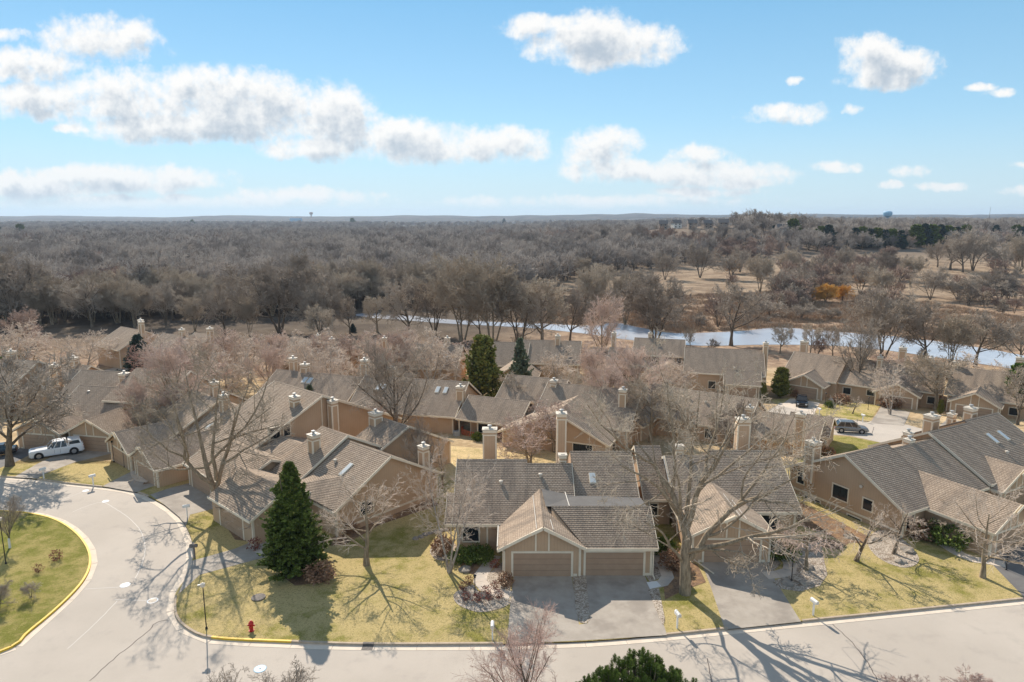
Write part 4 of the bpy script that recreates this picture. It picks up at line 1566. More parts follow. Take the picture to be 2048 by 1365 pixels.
h.window('S', .5, 3.9, .0, 2.6, 1.9, 3)
h.boards('S', .5, [(-.5, 1.9, 14, .16)], name='band_board')
h.chimney(7.0, 9.0, 7.5, 1.0, .9, 3)
h.window('E', 7.1, 4, .4, 1.6, 1.4, 2)

# --- centre left mid row (B6, B5)
h = House(-13.2, 97.5, -14, -1.7, 'mid townhouse with skylights and one tall boxed chimney beside the olive evergreen')
unit(h, -12.5, 5.0, 0, .1, ends=(True, True))
h.chim(921, 774, 3.6, 2, 1.1, 1.0)
for u_, v_ in ((-9.2, 4.6), (-8.3, 4.6), (.6, 4.8), (1.9, 4.8)):
    h.skylight(u_, v_, lambda v: zf(v) + .1, SL, .65, 1.2)
h.window('E', 4.6, 5.0, .9, 1.3, 1.2)
h.window('S', .4, -8.0, .8, 1.6, 1.4, 2)
garage(h, -10, -4.5, door=False)
h.chimney(-13.6, 9.0, 8.6, 1.0, 1.0, 4)
h = House(-31.0, 103.0, -20, -2.2, 'mid left townhouse with a sunlit skylight among pink budding trees')
unit(h, -12.0, 5.0, 0, .2, ends=(True, True))
unit(h, 5.0, 12.0, 2.0, -.2, ends=(False, True))
garage(h, -8, -4.5)
for u_, v_ in ((-5.2, 5.0), (-4.2, 5.0)):
    h.skylight(u_, v_, lambda v: zf(v) + .2, SL, .8, 1.2)
h.window('E', 11.6, 6, .9, 1.3, 1.2)
h.window('S', .4, 1.0, .8, 1.6, 1.4, 2)
h.chimney(-10.0, 8.5, 8.4, 1.0, 1.0, 4)
h.chimney(-6.5, 7.0, 7.9, 1.2, 1.0, 4)
h.chimney(8.6, 9.5, 7.9, 1.0, 1.0, 4)
# B7
h = House(-25.5, 136.0, -6, -3.9, 'rear townhouse with twin chimneys at its left roof edge and a small gable')
unit(h, 0, 14.5, 0, .9, ends=(True, True))
garage(h, 2.6, -6.0)
unit(h, -6.5, 0, 3.0, -1.0, ends=(True, False))
h.chimney(.4, 5.6, 8.2, .8, .8, 3)
h.chimney(-2.6, 7.6, 8.4, .8, .8, 3)
h.chimney(11.0, 8.0, 8.6, 1.0, .9, 5)
h.skylight(11.5, 3.6, lambda v: zf(v) + .9, SL, 1.0, 1.2)
h.vent(5.5, 5.6, zf(5.6) + .9)
# B9
h = House(-8.3, 137.0, -8, -3.95, 'rear centre townhouse with broad plain roofs behind two tall evergreens')
unit(h, 0, 11.0, 2.0, .9, ends=(True, True))
unit(h, 9.0, 22.0, 3.2, 1.3, ends=(True, True))
garage(h, 9.5, -5.5, 5.5, half=4.6, zr=5.4)
h.chimney(17.0, 9.0, 9.0, 1.0, .9, 4)
h = House(-97.0, 160.0, -35, -4.9, 'far left rear townhouse with tall chimney against the bare woods')
unit(h, -6, 6, 0, 1.4, ends=(True, True))
h.chimney(5.8, 6.0, 10.2, 1.1, .9, 0)
h.chimney(4.4, 6.6, 10.4, 1.1, .9, 0)
h = House(-78.0, 150.0, -30, -4.6, 'far left rear townhouse with dormer windows behind the blue spruce')
unit(h, -10, 0, 0, .8, ends=(True, True))
unit(h, 0, 11, 1.5, .2, ends=(False, True))
h.gable(.5, 7.0, 2.6, 9.6, 'u', 7.8, 8.2, 5.6, ends=(True, True), oh=.4)
h.window('S', 3.0, 2.2, 4.0, 1.1, .9)
h.window('S', 3.0, 4.2, 4.0, 1.1, .9)
h.boards('S', 3.0, [(1.2, 3.6, .2, 1.8), (3.2, 3.6, .2, 1.8), (5.3, 3.6, .2, 1.8)])
h.chimney(7.3, 6.8, 9.8, 1.1, 1.0, 2)
h.chimney(-2.5, 6.5, 8.8, 1.0, .9, 4)
h = House(-48.5, 147.0, -38, -4.5, 'small rear townhouse gable peeking out above the pink tree mass')
unit(h, -9, 3, 0, .5, ends=(True, True))
h.chimney(.5, 6.8, 8.2, .9, .9, 4)
unit(h, -9, 8, 0, 0, ends=(True, True))
h.chimney(6, 6.5, 8.0, .9, .9, 4)

# ------------------------------------------------------------------ plants: generators


def np_mesh(name, verts, faces, m, smooth=False, rnd=None):
    """verts (N,3), faces (M,k) numpy"""
    me = bpy.data.meshes.new(name)
    nv, (nf, k) = len(verts), faces.shape
    me.vertices.add(nv)
    me.vertices.foreach_set('co', verts.astype(np.float32).ravel())
    me.loops.add(nf * k)
    me.loops.foreach_set('vertex_index', faces.astype(np.int32).ravel())
    me.polygons.add(nf)
    me.polygons.foreach_set('loop_start', np.arange(0, nf * k, k, dtype=np.int32))
    if rnd is not None:
        a = me.attributes.new('rnd', 'FLOAT', 'FACE')
        a.data.foreach_set('value', rnd.astype(np.float32))
    if smooth:
        me.polygons.foreach_set('use_smooth', np.ones(nf, dtype=bool))
    me.materials.append(MAT[m])
    me.update(calc_edges=True)
    return me


def grow(rs, P, Rr, L, n, tlo, thi, ang, angj, lr, K, trop, wig, r_ratio, rmin):
    """children of every branch; P (B,K,3), Rr (B,K), L (B,)"""
    B, Kp, _ = P.shape
    idx = np.repeat(np.arange(B), n)
    t = tlo + (thi - tlo) * ((np.tile(np.arange(n), B) + rs.rand(B * n)) / n)
    f = t * (Kp - 1)
    i0 = np.clip(f.astype(int), 0, Kp - 2)
    fr = (f - i0)[:, None]
    pos = P[idx, i0] * (1 - fr) + P[idx, i0 + 1] * fr
    rad = Rr[idx, i0] * (1 - fr[:, 0]) + Rr[idx, i0 + 1] * fr[:, 0]
    tan = P[idx, i0 + 1] - P[idx, i0]
    tan /= np.linalg.norm(tan, axis=1)[:, None] + 1e-9
    rv = rs.randn(B * n, 3)
    perp = np.cross(tan, rv)
    perp /= np.linalg.norm(perp, axis=1)[:, None] + 1e-9
    a = R(ang) + R(angj) * rs.randn(B * n)
    d = np.cos(a)[:, None] * tan + np.sin(a)[:, None] * perp
    Lc = L[idx] * lr * (1.2 - .6 * t) * (.7 + .6 * rs.rand(B * n))
    pts = [pos]
    p = pos
    for k in range(K - 1):
        d = d + rs.randn(B * n, 3) * wig
        d[:, 2] += trop
        d /= np.linalg.norm(d, axis=1)[:, None]
        p = p + d * (Lc / (K - 1))[:, None]
        pts.append(p)
    Pc = np.stack(pts, 1)
    r0 = np.maximum(rad * r_ratio, rmin)
    Rc = r0[:, None] * np.linspace(1, .35, K)[None, :]
    Rc = np.maximum(Rc, rmin * .8)
    return Pc, Rc, Lc


def tubes(P, Rr, S):
    B, K, _ = P.shape
    T = np.empty_like(P)
    T[:, 1:-1] = P[:, 2:] - P[:, :-2]
    T[:, 0] = P[:, 1] - P[:, 0]
    T[:, -1] = P[:, -1] - P[:, -2]
    T /= np.linalg.norm(T, axis=2)[..., None] + 1e-9
    ref = np.where(np.abs(T[:, :1, 2:3]) > .8, np.array([[[1., 0, 0]]]), np.array([[[0, 0, 1.]]]))
    U = np.cross(T, np.broadcast_to(ref, T.shape))
    U /= np.linalg.norm(U, axis=2)[..., None] + 1e-9
    V = np.cross(T, U)
    if S == 2:
        a = np.array([0, math.pi])
    else:
        a = np.arange(S) * 2 * math.pi / S
    ring = P[:, :, None, :] + Rr[:, :, None, None] * (np.cos(a)[None, None, :, None] * U[:, :, None, :] + np.sin(a)[None, None, :, None] * V[:, :, None, :])
    verts = ring.reshape(-1, 3)
    b = np.arange(B)[:, None, None] * K * S
    k = np.arange(K - 1)[None, :, None] * S
    s = np.arange(S if S > 2 else 1)[None, None, :]
    s2 = (s + 1) % S
    f = np.stack([b + k + s, b + k + s2, b + k + S + s2, b + k + S + s], -1).reshape(-1, 4)
    return verts, f


def join(parts):
    vs, fs, o = [], [], 0
    for v, f in parts:
        vs.append(v)
        fs.append(f + o)
        o += len(v)
    return np.concatenate(vs), np.concatenate(fs)


def trunk_lines(rs, h, bole, r, stems=1, lean=0.0, K=7, spread=.25):
    P, Rr, L = [], [], []
    for s in range(stems):
        a = rs.rand() * 6.28 if stems == 1 else s * 6.28 / stems + rs.rand()
        d = np.array([math.cos(a) * (lean if stems == 1 else spread), math.sin(a) * (lean if stems == 1 else spread), 1.0])
        d /= np.linalg.norm(d)
        p = np.zeros(3)
        if stems > 1:
            p[:2] = [math.cos(a) * r, math.sin(a) * r]
        pts = [p.copy()]
        for k in range(K - 1):
            d = d + rs.randn(3) * .06
            d[2] += .05
            d /= np.linalg.norm(d)
            p = p + d * (h / (K - 1))
            pts.append(p.copy())
        P.append(pts)
        rr_ = np.linspace(1, .18, K) * r
        rr_[0] *= 1.35
        Rr.append(rr_)
        L.append(h)
    return np.array(P), np.array(Rr), np.array(L)


STYLES = {
    # name: levels of (n, tlo, thi, angle, jitter, length ratio, K, tropism, wiggle, radius ratio, sides), trunk height share, radius share, stems
    'vase': dict(lv=[(15, .18, .95, 40, 8, .62, 6, .10, .07, .55, 5), (8, .15, .97, 34, 10, .48, 5, .06, .10, .55, 4), (7, .1, 1, 38, 12, .5, 4, .04, .14, .6, 3), (5, .1, 1, 40, 15, .55, 3, .02, .16, .7, 3)], th=.8, r=.021, stems=1),
    'spread': dict(lv=[(11, .22, .95, 58, 10, .72, 7, .09, .13, .6, 5), (8, .2, .97, 42, 14, .5, 5, .04, .16, .55, 4), (8, .15, 1, 45, 15, .5, 4, .0, .2, .6, 3), (5, .1, 1, 45, 18, .55, 3, 0, .2, .7, 3)], th=.72, r=.024, stems=1),
    'multi': dict(lv=[(8, .25, .95, 42, 10, .6, 6, .06, .13, .6, 5), (8, .15, .97, 40, 12, .5, 5, .04, .16, .55, 4), (7, .1, 1, 42, 14, .5, 4, .02, .18, .6, 3), (4, .1, 1, 42, 18, .55, 3, 0, .2, .7, 3)], th=.85, r=.014, stems=4),
    'fine': dict(lv=[(13, .12, .95, 50, 10, .66, 6, .05, .12, .55, 4), (9, .15, .97, 42, 14, .5, 5, .02, .16, .55, 3), (8, .1, 1, 45, 15, .52, 4, .0, .2, .6, 3), (6, .1, 1, 45, 18, .55, 3, -.02, .2, .7, 3)], th=.78, r=.018, stems=2),
    'birch': dict(lv=[(14, .3, .97, 38, 8, .4, 6, .02, .08, .45, 4), (7, .15, .97, 34, 10, .5, 5, -.02, .12, .55, 3), (6, .1, 1, 36, 12, .5, 4, -.06, .14, .6, 3), (4, .1, 1, 36, 12, .6, 3, -.1, .14, .7, 3)], th=.92, r=.012, stems=3),
    'weep': dict(lv=[(11, .45, .95, 68, 10, .75, 7, -.03, .14, .6, 4), (9, .2, .97, 50, 14, .5, 5, -.12, .16, .55, 3), (8, .1, 1, 45, 14, .5, 4, -.22, .14, .6, 3), (5, .1, 1, 40, 12, .5, 3, -.3, .1, .7, 3)], th=.75, r=.03, stems=1),
    'crab': dict(lv=[(9, .3, .95, 55, 12, .8, 6, .02, .2, .65, 4), (9, .2, .97, 50, 16, .5, 5, .0, .22, .55, 3), (9, .1, 1, 50, 18, .45, 4, .0, .24, .6, 3), (4, .1, 1, 50, 20, .5, 3, 0, .2, .7, 3)], th=.62, r=.03, stems=1),
}
TREE_MESH = {}


def bare_meshes(key, style, seed, h, bark_m, twig_m, rmin=.011, drop=0, thin=1.0, limbs=None, S=1.0):
    rs = np.random.RandomState(seed)
    st = STYLES[style]
    if limbs is None:
        P, Rr, L = trunk_lines(rs, h * st['th'], 0, h * st['r'], st['stems'])
    else:
        P, Rr, L = limbs
    woody = [tubes(P, Rr, 8)]
    fine = []
    lv = st['lv'][:len(st['lv']) - drop] if drop else st['lv']
    for i, (n, tlo, thi, ang, aj, lr, K, trop, wig, rr_, sides) in enumerate(lv):
        if limbs is not None and i == 0:
            n = max(4, n // 2)
            lr *= .8
        n = max(2, int(n * thin))
        P, Rr, L = grow(rs, P, Rr, L, n, tlo, thi, ang, aj, lr, K, trop, wig, rr_, rmin)
        # thin twigs keep a minimum width
        tb = tubes(P, Rr, sides)
        (woody if i == 0 else fine).append(tb)
    v1, f1 = join(woody)
    v2, f2 = join(fine)
    TREE_MESH[key] = (np_mesh('trunk', v1, f1, bark_m, True), np_mesh('crown', v2, f2, twig_m), h)
    return TREE_MESH[key]


ORD = ['leftmost', 'second from the left', 'third from the left', 'fourth from the left', 'fifth from the left', 'sixth from the left', 'seventh from the left', 'eighth from the left', 'ninth from the left', 'tenth from the left',
       'eleventh from the left', 'twelfth from the left', 'thirteenth from the left', 'fourteenth from the left', 'fifteenth from the left', 'sixteenth from the left', 'seventeenth from the left']


def rank(xs, i):
    """place of item i in the row, counted from the nearer end"""
    o = sorted(range(len(xs)), key=lambda k: (xs[k], k))
    r = o.index(i)
    n = len(xs)
    return ORD[r] if r < 17 and r <= (n - 1) / 2 else ORD[min(16, n - 1 - r)].replace('left', 'right')




def put_tree(key, loc, h, label, rz=None, cat='tree', group=None, name='bare_tree', sx=1.0, seed=0):
    tr, cr_, h0 = TREE_MESH[key]
    if rz is None:
        rz = (loc[0] * 12.9898 + loc[1] * 78.233 + seed) % 6.283
    e = empty(name, loc, rz, label, cat, group)
    s = h / h0
    e.scale = (s * sx, s * sx, s)
    link('trunk', tr, e)
    link('crown', cr_, e)
    return e


def conifer_meshes(key, h, rad, nb, spray, seed, m, shape=1.0, droop=-.15, size=.28, base=.03, power=.75, up=0.0, flat=.35):
    rs = np.random.RandomState(seed)
    t = base + (1 - base) * (rs.rand(nb) ** .9)
    t[:6] = np.linspace(.93, .985, 6)
    prof = (1 - t) ** power * np.clip((t - base) / .06 + .55, 0, 1)
    ln = rad * prof * (.72 + .45 * rs.rand(nb)) + .06
    az = rs.rand(nb) * 6.283
    # lumpy outline
    ln *= 1 + .16 * np.sin(az * 3 + t * 9) + .14 * np.sin(az * 5 - t * 17) + .10 * np.sin(az * 9 + t * 40)
    dx = np.stack([np.cos(az), np.sin(az), np.full(nb, droop) + up * (t - .3)], 1)
    P = np.zeros((nb, 4, 3))
    for k in range(4):
        f = k / 3
        P[:, k] = dx * (ln * f)[:, None]
        P[:, k, 2] += t * h + .25 * ln * f * f * (1 if up >= 0 else -1)
    br = tubes(P, np.maximum(.006, .02 * ln)[:, None] * np.linspace(1, .3, 4)[None], 3)
    # sprays
    idx = np.repeat(np.arange(nb), spray)
    s = rs.rand(nb * spray) ** .55
    i0 = np.clip((s * 3).astype(int), 0, 2)
    fr = (s * 3 - i0)[:, None]
    pos = P[idx, i0] * (1 - fr) + P[idx, i0 + 1] * fr
    tan = P[idx, i0 + 1] - P[idx, i0]
    tan /= np.linalg.norm(tan, axis=1)[:, None]
    side = np.cross(tan, np.array([0, 0, 1.]))
    side /= np.linalg.norm(side, axis=1)[:, None] + 1e-9
    sg = np.where(rs.rand(len(s)) > .5, 1, -1)
    d = tan * (.5 + .5 * rs.rand(len(s)))[:, None] + side * (sg * (.3 + .7 * rs.rand(len(s))))[:, None] + rs.randn(len(s), 3) * flat
    d /= np.linalg.norm(d, axis=1)[:, None]
    sz = size * (.5 + .8 * rs.rand(len(s)))
    w = np.cross(d, rs.randn(len(s), 3))
    w /= np.linalg.norm(w, axis=1)[:, None]
    w *= (sz * .30)[:, None]
    pos = pos + rs.randn(len(s), 3) * .05 * size / .28
    a = pos
    b = pos + d * (sz * .5)[:, None] + w
    c = pos + d * sz[:, None]
    e = pos + d * (sz * .5)[:, None] - w
    v = np.stack([a, b, c, e], 1).reshape(-1, 3)
    f = np.arange(len(s) * 4).reshape(-1, 4)
    rnd = np.clip(rs.rand(len(s)) * .55 + .3 * s + .15 * t[idx], 0, 1)  # tone: partly random, paler towards branch tips and treetop
    tp, tr_, _ = trunk_lines(rs, h * .97, 0, h * .016, 1)
    tv = join([tubes(tp, tr_, 8), br])
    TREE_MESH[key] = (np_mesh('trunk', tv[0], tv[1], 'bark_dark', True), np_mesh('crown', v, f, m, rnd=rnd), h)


def bush_meshes(key, h, rad, n, size, seed, m, low=.05):
    """leafy bush: leaf faces through an uneven volume over a few stems"""
    rs = np.random.RandomState(seed)
    u = rs.randn(n, 3)
    u /= np.linalg.norm(u, axis=1)[:, None]
    r = .35 + .65 * rs.rand(n) ** .4
    r *= 1 + .16 * np.sin(u[:, 0] * 7 + seed) + .14 * np.cos(u[:, 1] * 6 + u[:, 2] * 5)
    p = u * r[:, None] * np.array([rad, rad, h * .5]) + np.array([0, 0, h * .52])
    p[:, 2] = np.maximum(p[:, 2], low)
    d = u * .6 + rs.randn(n, 3) * .6
    d /= np.linalg.norm(d, axis=1)[:, None]
    w = np.cross(d, rs.randn(n, 3))
    w /= np.linalg.norm(w, axis=1)[:, None]
    sz = size * (.5 + rs.rand(n))
    v = np.stack([p, p + d * (sz * .5)[:, None] + w * (sz * .3)[:, None], p + d * sz[:, None], p + d * (sz * .5)[:, None] - w * (sz * .3)[:, None]], 1).reshape(-1, 3)
    f = np.arange(n * 4).reshape(-1, 4)
    tp, tr_, L = trunk_lines(rs, h * .7, 0, max(.012, h * .02), 4, K=4, spread=.5)
    tv = tubes(tp, tr_, 5)
    TREE_MESH[key] = (np_mesh('trunk', tv[0], tv[1], 'bark_dark', True), np_mesh('crown', v, f, m, rnd=np.clip(rs.rand(n) * .6 + .4 * (r - .4), 0, 1)), h)  # tone: partly random, paler towards the outer leaves


# near individuals with their own limbs ---------------------------------------------
def limbs_from(px_lines, base, y0):
    """px_lines: lists of (px, py, dy, r): pixel, forward offset from the trunk base in metres, radius"""
    out = []
    for ln in px_lines:
        pts, rr_ = [], []
        for px, py, dy, r in ln:
            X, f, d = ray(px, py)
            t = (y0 + dy) / f
            pts.append(np.array([X * t - base[0], dy, CAM_H - d * t - base[2]]))
            rr_.append(r)
        s = np.concatenate([[0], np.cumsum([np.linalg.norm(pts[i + 1] - pts[i]) for i in range(len(pts) - 1)])])
        q = np.linspace(0, s[-1], 9)
        P = np.stack([np.interp(q, s, [p[k] for p in pts]) for k in range(3)], 1)
        P[1:-1] += np.random.RandomState(int(s[-1] * 100)).randn(7, 3) * .07
        out.append((P, np.interp(q, s, rr_), s[-1]))
    return np.stack([o[0] for o in out]), np.stack([o[1] for o in out]), np.array([o[2] for o in out])


bA = G(1370, 1187)
LA = limbs_from([
    [(1370, 1190, 0, .50), (1371, 1120, 0, .40), (1370, 1050, .1, .36), (1362, 1030, .3, .27), (1345, 985, .8, .21), (1310, 930, 1.6, .13), (1270, 880, 2.4, .04)],
    [(1372, 1060, 0, .30), (1385, 1020, .1, .25), (1395, 985, -.2, .22), (1400, 965, -.5, .18), (1435, 925, -1.2, .12), (1470, 860, -2, .05), (1490, 800, -2.6, .03)],
    [(1380, 1118, 0, .26), (1405, 1090, -.5, .23), (1425, 1050, -1.0, .20), (1475, 1010, -1.6, .16), (1530, 990, -2.2, .11), (1600, 950, -2.8, .04)],
    [(1372, 1045, 0, .22), (1375, 1000, 1.0, .18), (1382, 930, 1.8, .12), (1395, 850, 2.4, .07), (1400, 780, 3.0, .03)],
    [(1364, 1035, 0, .18), (1340, 1000, -1.2, .14), (1300, 960, -2.4, .09), (1240, 930, -3.6, .04)],
    [(1368, 1130, 0, .15), (1345, 1100, -.8, .11), (1320, 1060, -1.8, .08), (1290, 1045, -2.8, .04)],
    [(1390, 1105, 0, .14), (1430, 1098, -1.6, .10), (1480, 1105, -3.0, .07), (1515, 1125, -4.2, .03)],
    [(1475, 1010, -1.6, .12), (1520, 1000, -3.0, .09), (1580, 1010, -4.2, .06), (1610, 1040, -5.0, .03)],
    [(1395, 985, -.2, .13), (1440, 950, 1.2, .1), (1500, 900, 2.6, .07), (1560, 850, 3.8, .03)],
    [(1370, 1060, 0, .12), (1350, 1030, 1.6, .1), (1320, 960, 3.0, .07), (1290, 830, 4.5, .03)],
    [(1400, 965, -.5, .14), (1420, 900, 1.2, .10), (1440, 830, 2.2, .07), (1450, 760, 3.0, .03)],
    [(1345, 985, .8, .13), (1350, 910, .6, .10), (1340, 830, .8, .07), (1335, 765, 1.0, .03)],
    [(1310, 930, 1.6, .10), (1260, 900, .6, .07), (1200, 850, -.6, .05), (1175, 810, -1, .03)],
    [(1475, 1010, -1.6, .12), (1530, 940, -.6, .09), (1570, 880, .2, .05), (1590, 830, .6, .03)],
], bA, bA.y)
bare_meshes('hero', 'spread', 11, 18, 'bark_grey', 'twig_grey', .016, limbs=LA, thin=.76)
e = empty('bare_tree', bA, 0, 'largest bare shade tree with thick grey trunk between the two front driveways', 'tree', 'bare trees standing among the houses')
link('trunk', TREE_MESH['hero'][0], e)
link('crown', TREE_MESH['hero'][1], e)

bB = G(437, 1018)
LB = limbs_from([
    [(437, 1020, 0, .42), (430, 975, 0, .33), (412, 935, .2, .25), (400, 880, .6, .18), (385, 810, 1.2, .10), (370, 740, 1.8, .03)],
    [(433, 985, 0, .26), (445, 930, .4, .22), (462, 880, 1.0, .16), (480, 820, 1.6, .09), (500, 760, 2.2, .03)],
    [(430, 970, 0, .24), (395, 950, -.6, .20), (372, 915, -1.0, .17), (365, 860, -1.4, .12), (340, 790, -2, .05)],
    [(433, 960, 0, .22), (425, 900, -1.0, .17), (430, 840, -1.8, .11), (440, 760, -2.5, .04)],
    [(372, 915, -1.0, .12), (330, 900, -2, .09), (290, 860, -3, .05), (265, 820, -3.6, .03)],
    [(462, 880, 1.0, .12), (510, 860, 1.0, .08), (560, 850, .6, .04)],
    [(412, 935, .2, .14), (350, 940, 1.8, .09), (300, 905, 3.0, .04)],
    [(445, 930, .4, .13), (490, 900, -1.6, .09), (540, 870, -3, .04)],
], bB, bB.y)
bare_meshes('left_big', 'spread', 23, 16, 'bark_grey', 'twig_grey', .015, limbs=LB, thin=.85)
e = empty('bare_tree', bB, 0, 'big forked bare tree casting branchy shadows on the curved street', 'tree', 'bare trees standing among the houses')
link('trunk', TREE_MESH['left_big'][0], e)
link('crown', TREE_MESH['left_big'][1], e)

bare_meshes('vase', 'vase', 1, 10, 'bark_dark', 'twig_brown', .014)
bare_meshes('vase2', 'vase', 31, 10, 'bark_grey', 'twig_pink', .018)
bare_meshes('spread', 'spread', 2, 12, 'bark_dark', 'twig_brown', .030)
bare_meshes('spread2', 'spread', 42, 12, 'bark_grey', 'twig_grey', .028)
bare_meshes('multi', 'multi', 3, 14, 'bark_dark', 'twig_brown', .036)
bare_meshes('multi2', 'multi', 33, 14, 'bark_grey', 'twig_grey', .036)
bare_meshes('pink', 'fine', 4, 9, 'bark_grey', 'twig_pink', .028, thin=.72)
bare_meshes('pale', 'fine', 5, 9, 'bark_pale', 'twig_pale', .028, thin=.72)
bare_meshes('red', 'fine', 6, 7, 'bark_dark', 'twig_red', .014, thin=.85)
bare_meshes('birch', 'birch', 7, 10, 'bark_pale', 'twig_pale', .012, thin=.9)
bare_meshes('weep', 'weep', 8, 3, 'bark_grey', 'twig_pink', .008, thin=.85)
bare_meshes('crab', 'crab', 9, 5, 'bark_dark', 'twig_pale', .009, thin=.8)
bare_meshes('lawn', 'spread', 10, 7, 'bark_grey', 'twig_pale', .009, thin=.85)
bare_meshes('shrub', 'fine', 12, 2, 'bark_dark', 'twig_brown', .008, drop=1)
bare_meshes('willow', 'fine', 13, 8, 'bark_dark', 'twig_orange', .03)

GR = 'bare trees standing among the houses'


def tree_px(key, px, py, ptop, label, sx=1.0, rz=None, group=GR, name='bare_tree', cat='tree', hmax=30):
    b = G(px, py)
    h = min(hmax, max(.3, top_at(px, ptop, b.y) - b.z))
    return put_tree(key, b, h, label, rz, cat, group, name, sx)


tree_px('lawn', 733, 1130, 945, 'small pale bare tree alone on the wide corner lawn', 1.15, 1.0)
tree_px('birch', 898, 1145, 945, 'slender birch leaning over the front roof beside the stone bed', 1.0, 2.0)
tree_px('crab', 1713, 1122, 985, 'gnarled bare crab tree on the lawn left of the round gravel bed', 1.0)
tree_px('crab', 1788, 1108, 990, 'small drooping tree inside the round gravel bed', 1.0)
tree_px('weep', 1612, 1140, 1045, 'reddish weeping tree in the gravel bed by the curved walk', 1.35)
tree_px('lawn', 1965, 1155, 975, 'bare lawn tree with straight trunk at the right edge', 1.05, 3.3)
tree_px('vase', 800, 905, 695, 'upright bare tree on the straw coloured courtyard grass', 1.0, .5)
tree_px('vase', 862, 960, 850, 'thin young bare tree beside the brown chimney behind the fir house', .8)
tree_px('pink', 1060, 930, 835, 'low reddish bare tree behind the front chimney', 1.5)
tree_px('spread2', 1050, 850, 735, 'spreading grey bare tree in front of the patio townhouse', 1.1)
tree_px('vase2', 1265, 850, 700, 'bare tree rising between the centre roofs with pinkish twigs', 1.1)
tree_px('vase2', 1205, 735, 602, 'tall pinkish bare tree in front of the river bend', .95)
tree_px('vase', 1712, 795, 650, 'bare tree growing before the rear right townhouse entry', .9)
tree_px('crab', 1705, 828, 785, 'tiny round bare tree on the small lawn between rear driveways', 1.0)
tree_px('spread2', 1870, 820, 690, 'wide bare tree shading the rear row near its last garage', 1.1)
tree_px('spread', 20, 932, 700, 'bare tree with bent dark trunk at the left edge lawn', 1.2)
tree_px('red', 236, 722, 672, 'small reddish tree beside the blue spruce', 1.0)
tree_px('pale', 170, 742, 665, 'pale twiggy tree left of the rear side street', 1.4)
tree_px('birch', 665, 815, 690, 'white barked clump birch among mid row roofs', 1.1)
tree_px('vase2', 545, 800, 700, 'pinkish bare tree by the skylight roof in the mid row', 1.0)
tree_px('red', 350, 830, 700, 'rosy budding tree behind the big forked tree', 1.3)
tree_px('spread2', 300, 905, 790, 'low bare tree by the sidewalk light left of the forked tree', .9)
tree_px('crab', 480, 1045, 945, 'dark bare ornamental tree in the mulch before the angled house', 1.3)
tree_px('crab', 555, 1040, 950, 'second ornamental tree half hidden by the big fir', 1.1)
tree_px('vase2', 1180, 810, 705, 'pink budding tree over the centre street lawn', 1.2)
tree_px('pale', 1320, 800, 730, 'pale twiggy tree between the two rear centre garages', 1.2)
tree_px('pink', 1230, 775, 700, 'pink fine twigged tree before the upper window row', 1.2)
tree_px('spread2', 1430, 770, 690, 'bare grey tree in front of the low roofed rear garage', 1.0)
tree_px('birch', 1780, 830, 735, 'leaning pale birch between the rear driveways', 1.0)
tree_px('spread2', 1560, 925, 850, 'tangle of bare twigs beside the tan chimney wall', .9)
tree_px('crab', 1900, 1080, 985, 'reddish bare shrub tree in the mulch under the big right roof', 1.1)
tree_px('spread', 2035, 850, 730, 'dark bare tree at the right edge behind the big roof', .9)
for kx, x_, y_, t_, sx_, lb in [
        ('pink', 1110, 905, 800, 1.1, 'pinkish bare tree between the front chimneys and the ochre gable'), ('spread2', 1300, 885, 745, 1.1, 'grey bare tree behind the right front roofs, left of the tall skeleton limbs'),
        ('vase2', 1215, 868, 740, 1.1, 'pale pink bare tree over the centre valley of roofs'), ('spread2', 1128, 842, 735, 1.0, 'bare tree just right of the pale spruce'), ('spread', 1480, 935, 800, 1.0, 'dark twigged tree beside the rear chimney of the single garage house'),
        ('spread2', 1352, 905, 800, 1.0, 'low grey tree whose crown shows above the right front ridge'), ('red', 742, 888, 815, .9, 'small reddish tree at the foot of the tallest tan chimney'), ('vase2', 285, 892, 770, 1.1, 'slim pinkish tree by the mulch edge of the upper left lawn'),
        ('vase2', 345, 880, 700, 1.2, 'pinkish tree whose crown overlaps the big forked tree from behind'), ('lawn', 885, 975, 868, .8, 'thin pale tree at the right corner of the ochre gable house'), ('vase', 830, 985, 885, .7, 'skinny sapling on the slope behind the ochre gable house'),
        ('crab', 500, 1075, 985, 1.4, 'dark ornamental tree in front of the angled garage eave'), ('spread2', 640, 690, 600, 1.0, 'large pale grey tree behind the small rear gable')]:
    tree_px(kx, x_, y_, t_, lb, sx_)
PINKS = [(370, 790, 665), (430, 770, 660), (500, 765, 665), (560, 760, 672), (620, 775, 668), (690, 765, 660), (740, 752, 672), (800, 770, 668), (862, 778, 668), (905, 760, 680), (460, 800, 690),
         (650, 740, 672), (590, 738, 668), (530, 742, 668), (840, 745, 664), (770, 740, 672), (700, 800, 705), (60, 740, 665), (20, 755, 650), (70, 690, 652), (1110, 780, 700), (1150, 745, 680),
         (1170, 830, 745), (50, 700, 625), (1340, 790, 715), (1780, 790, 705), (1950, 800, 715)]
for i, (x_, y_, t_) in enumerate(PINKS):
    tree_px(('pale', 'pink', 'pale', 'vase2')[i % 4], x_, y_, t_, 'pinkish budding tree in the belt between the rear houses, ' + rank([q[0] for q in PINKS], i), 1.25, group='pink budding trees between the rear houses')
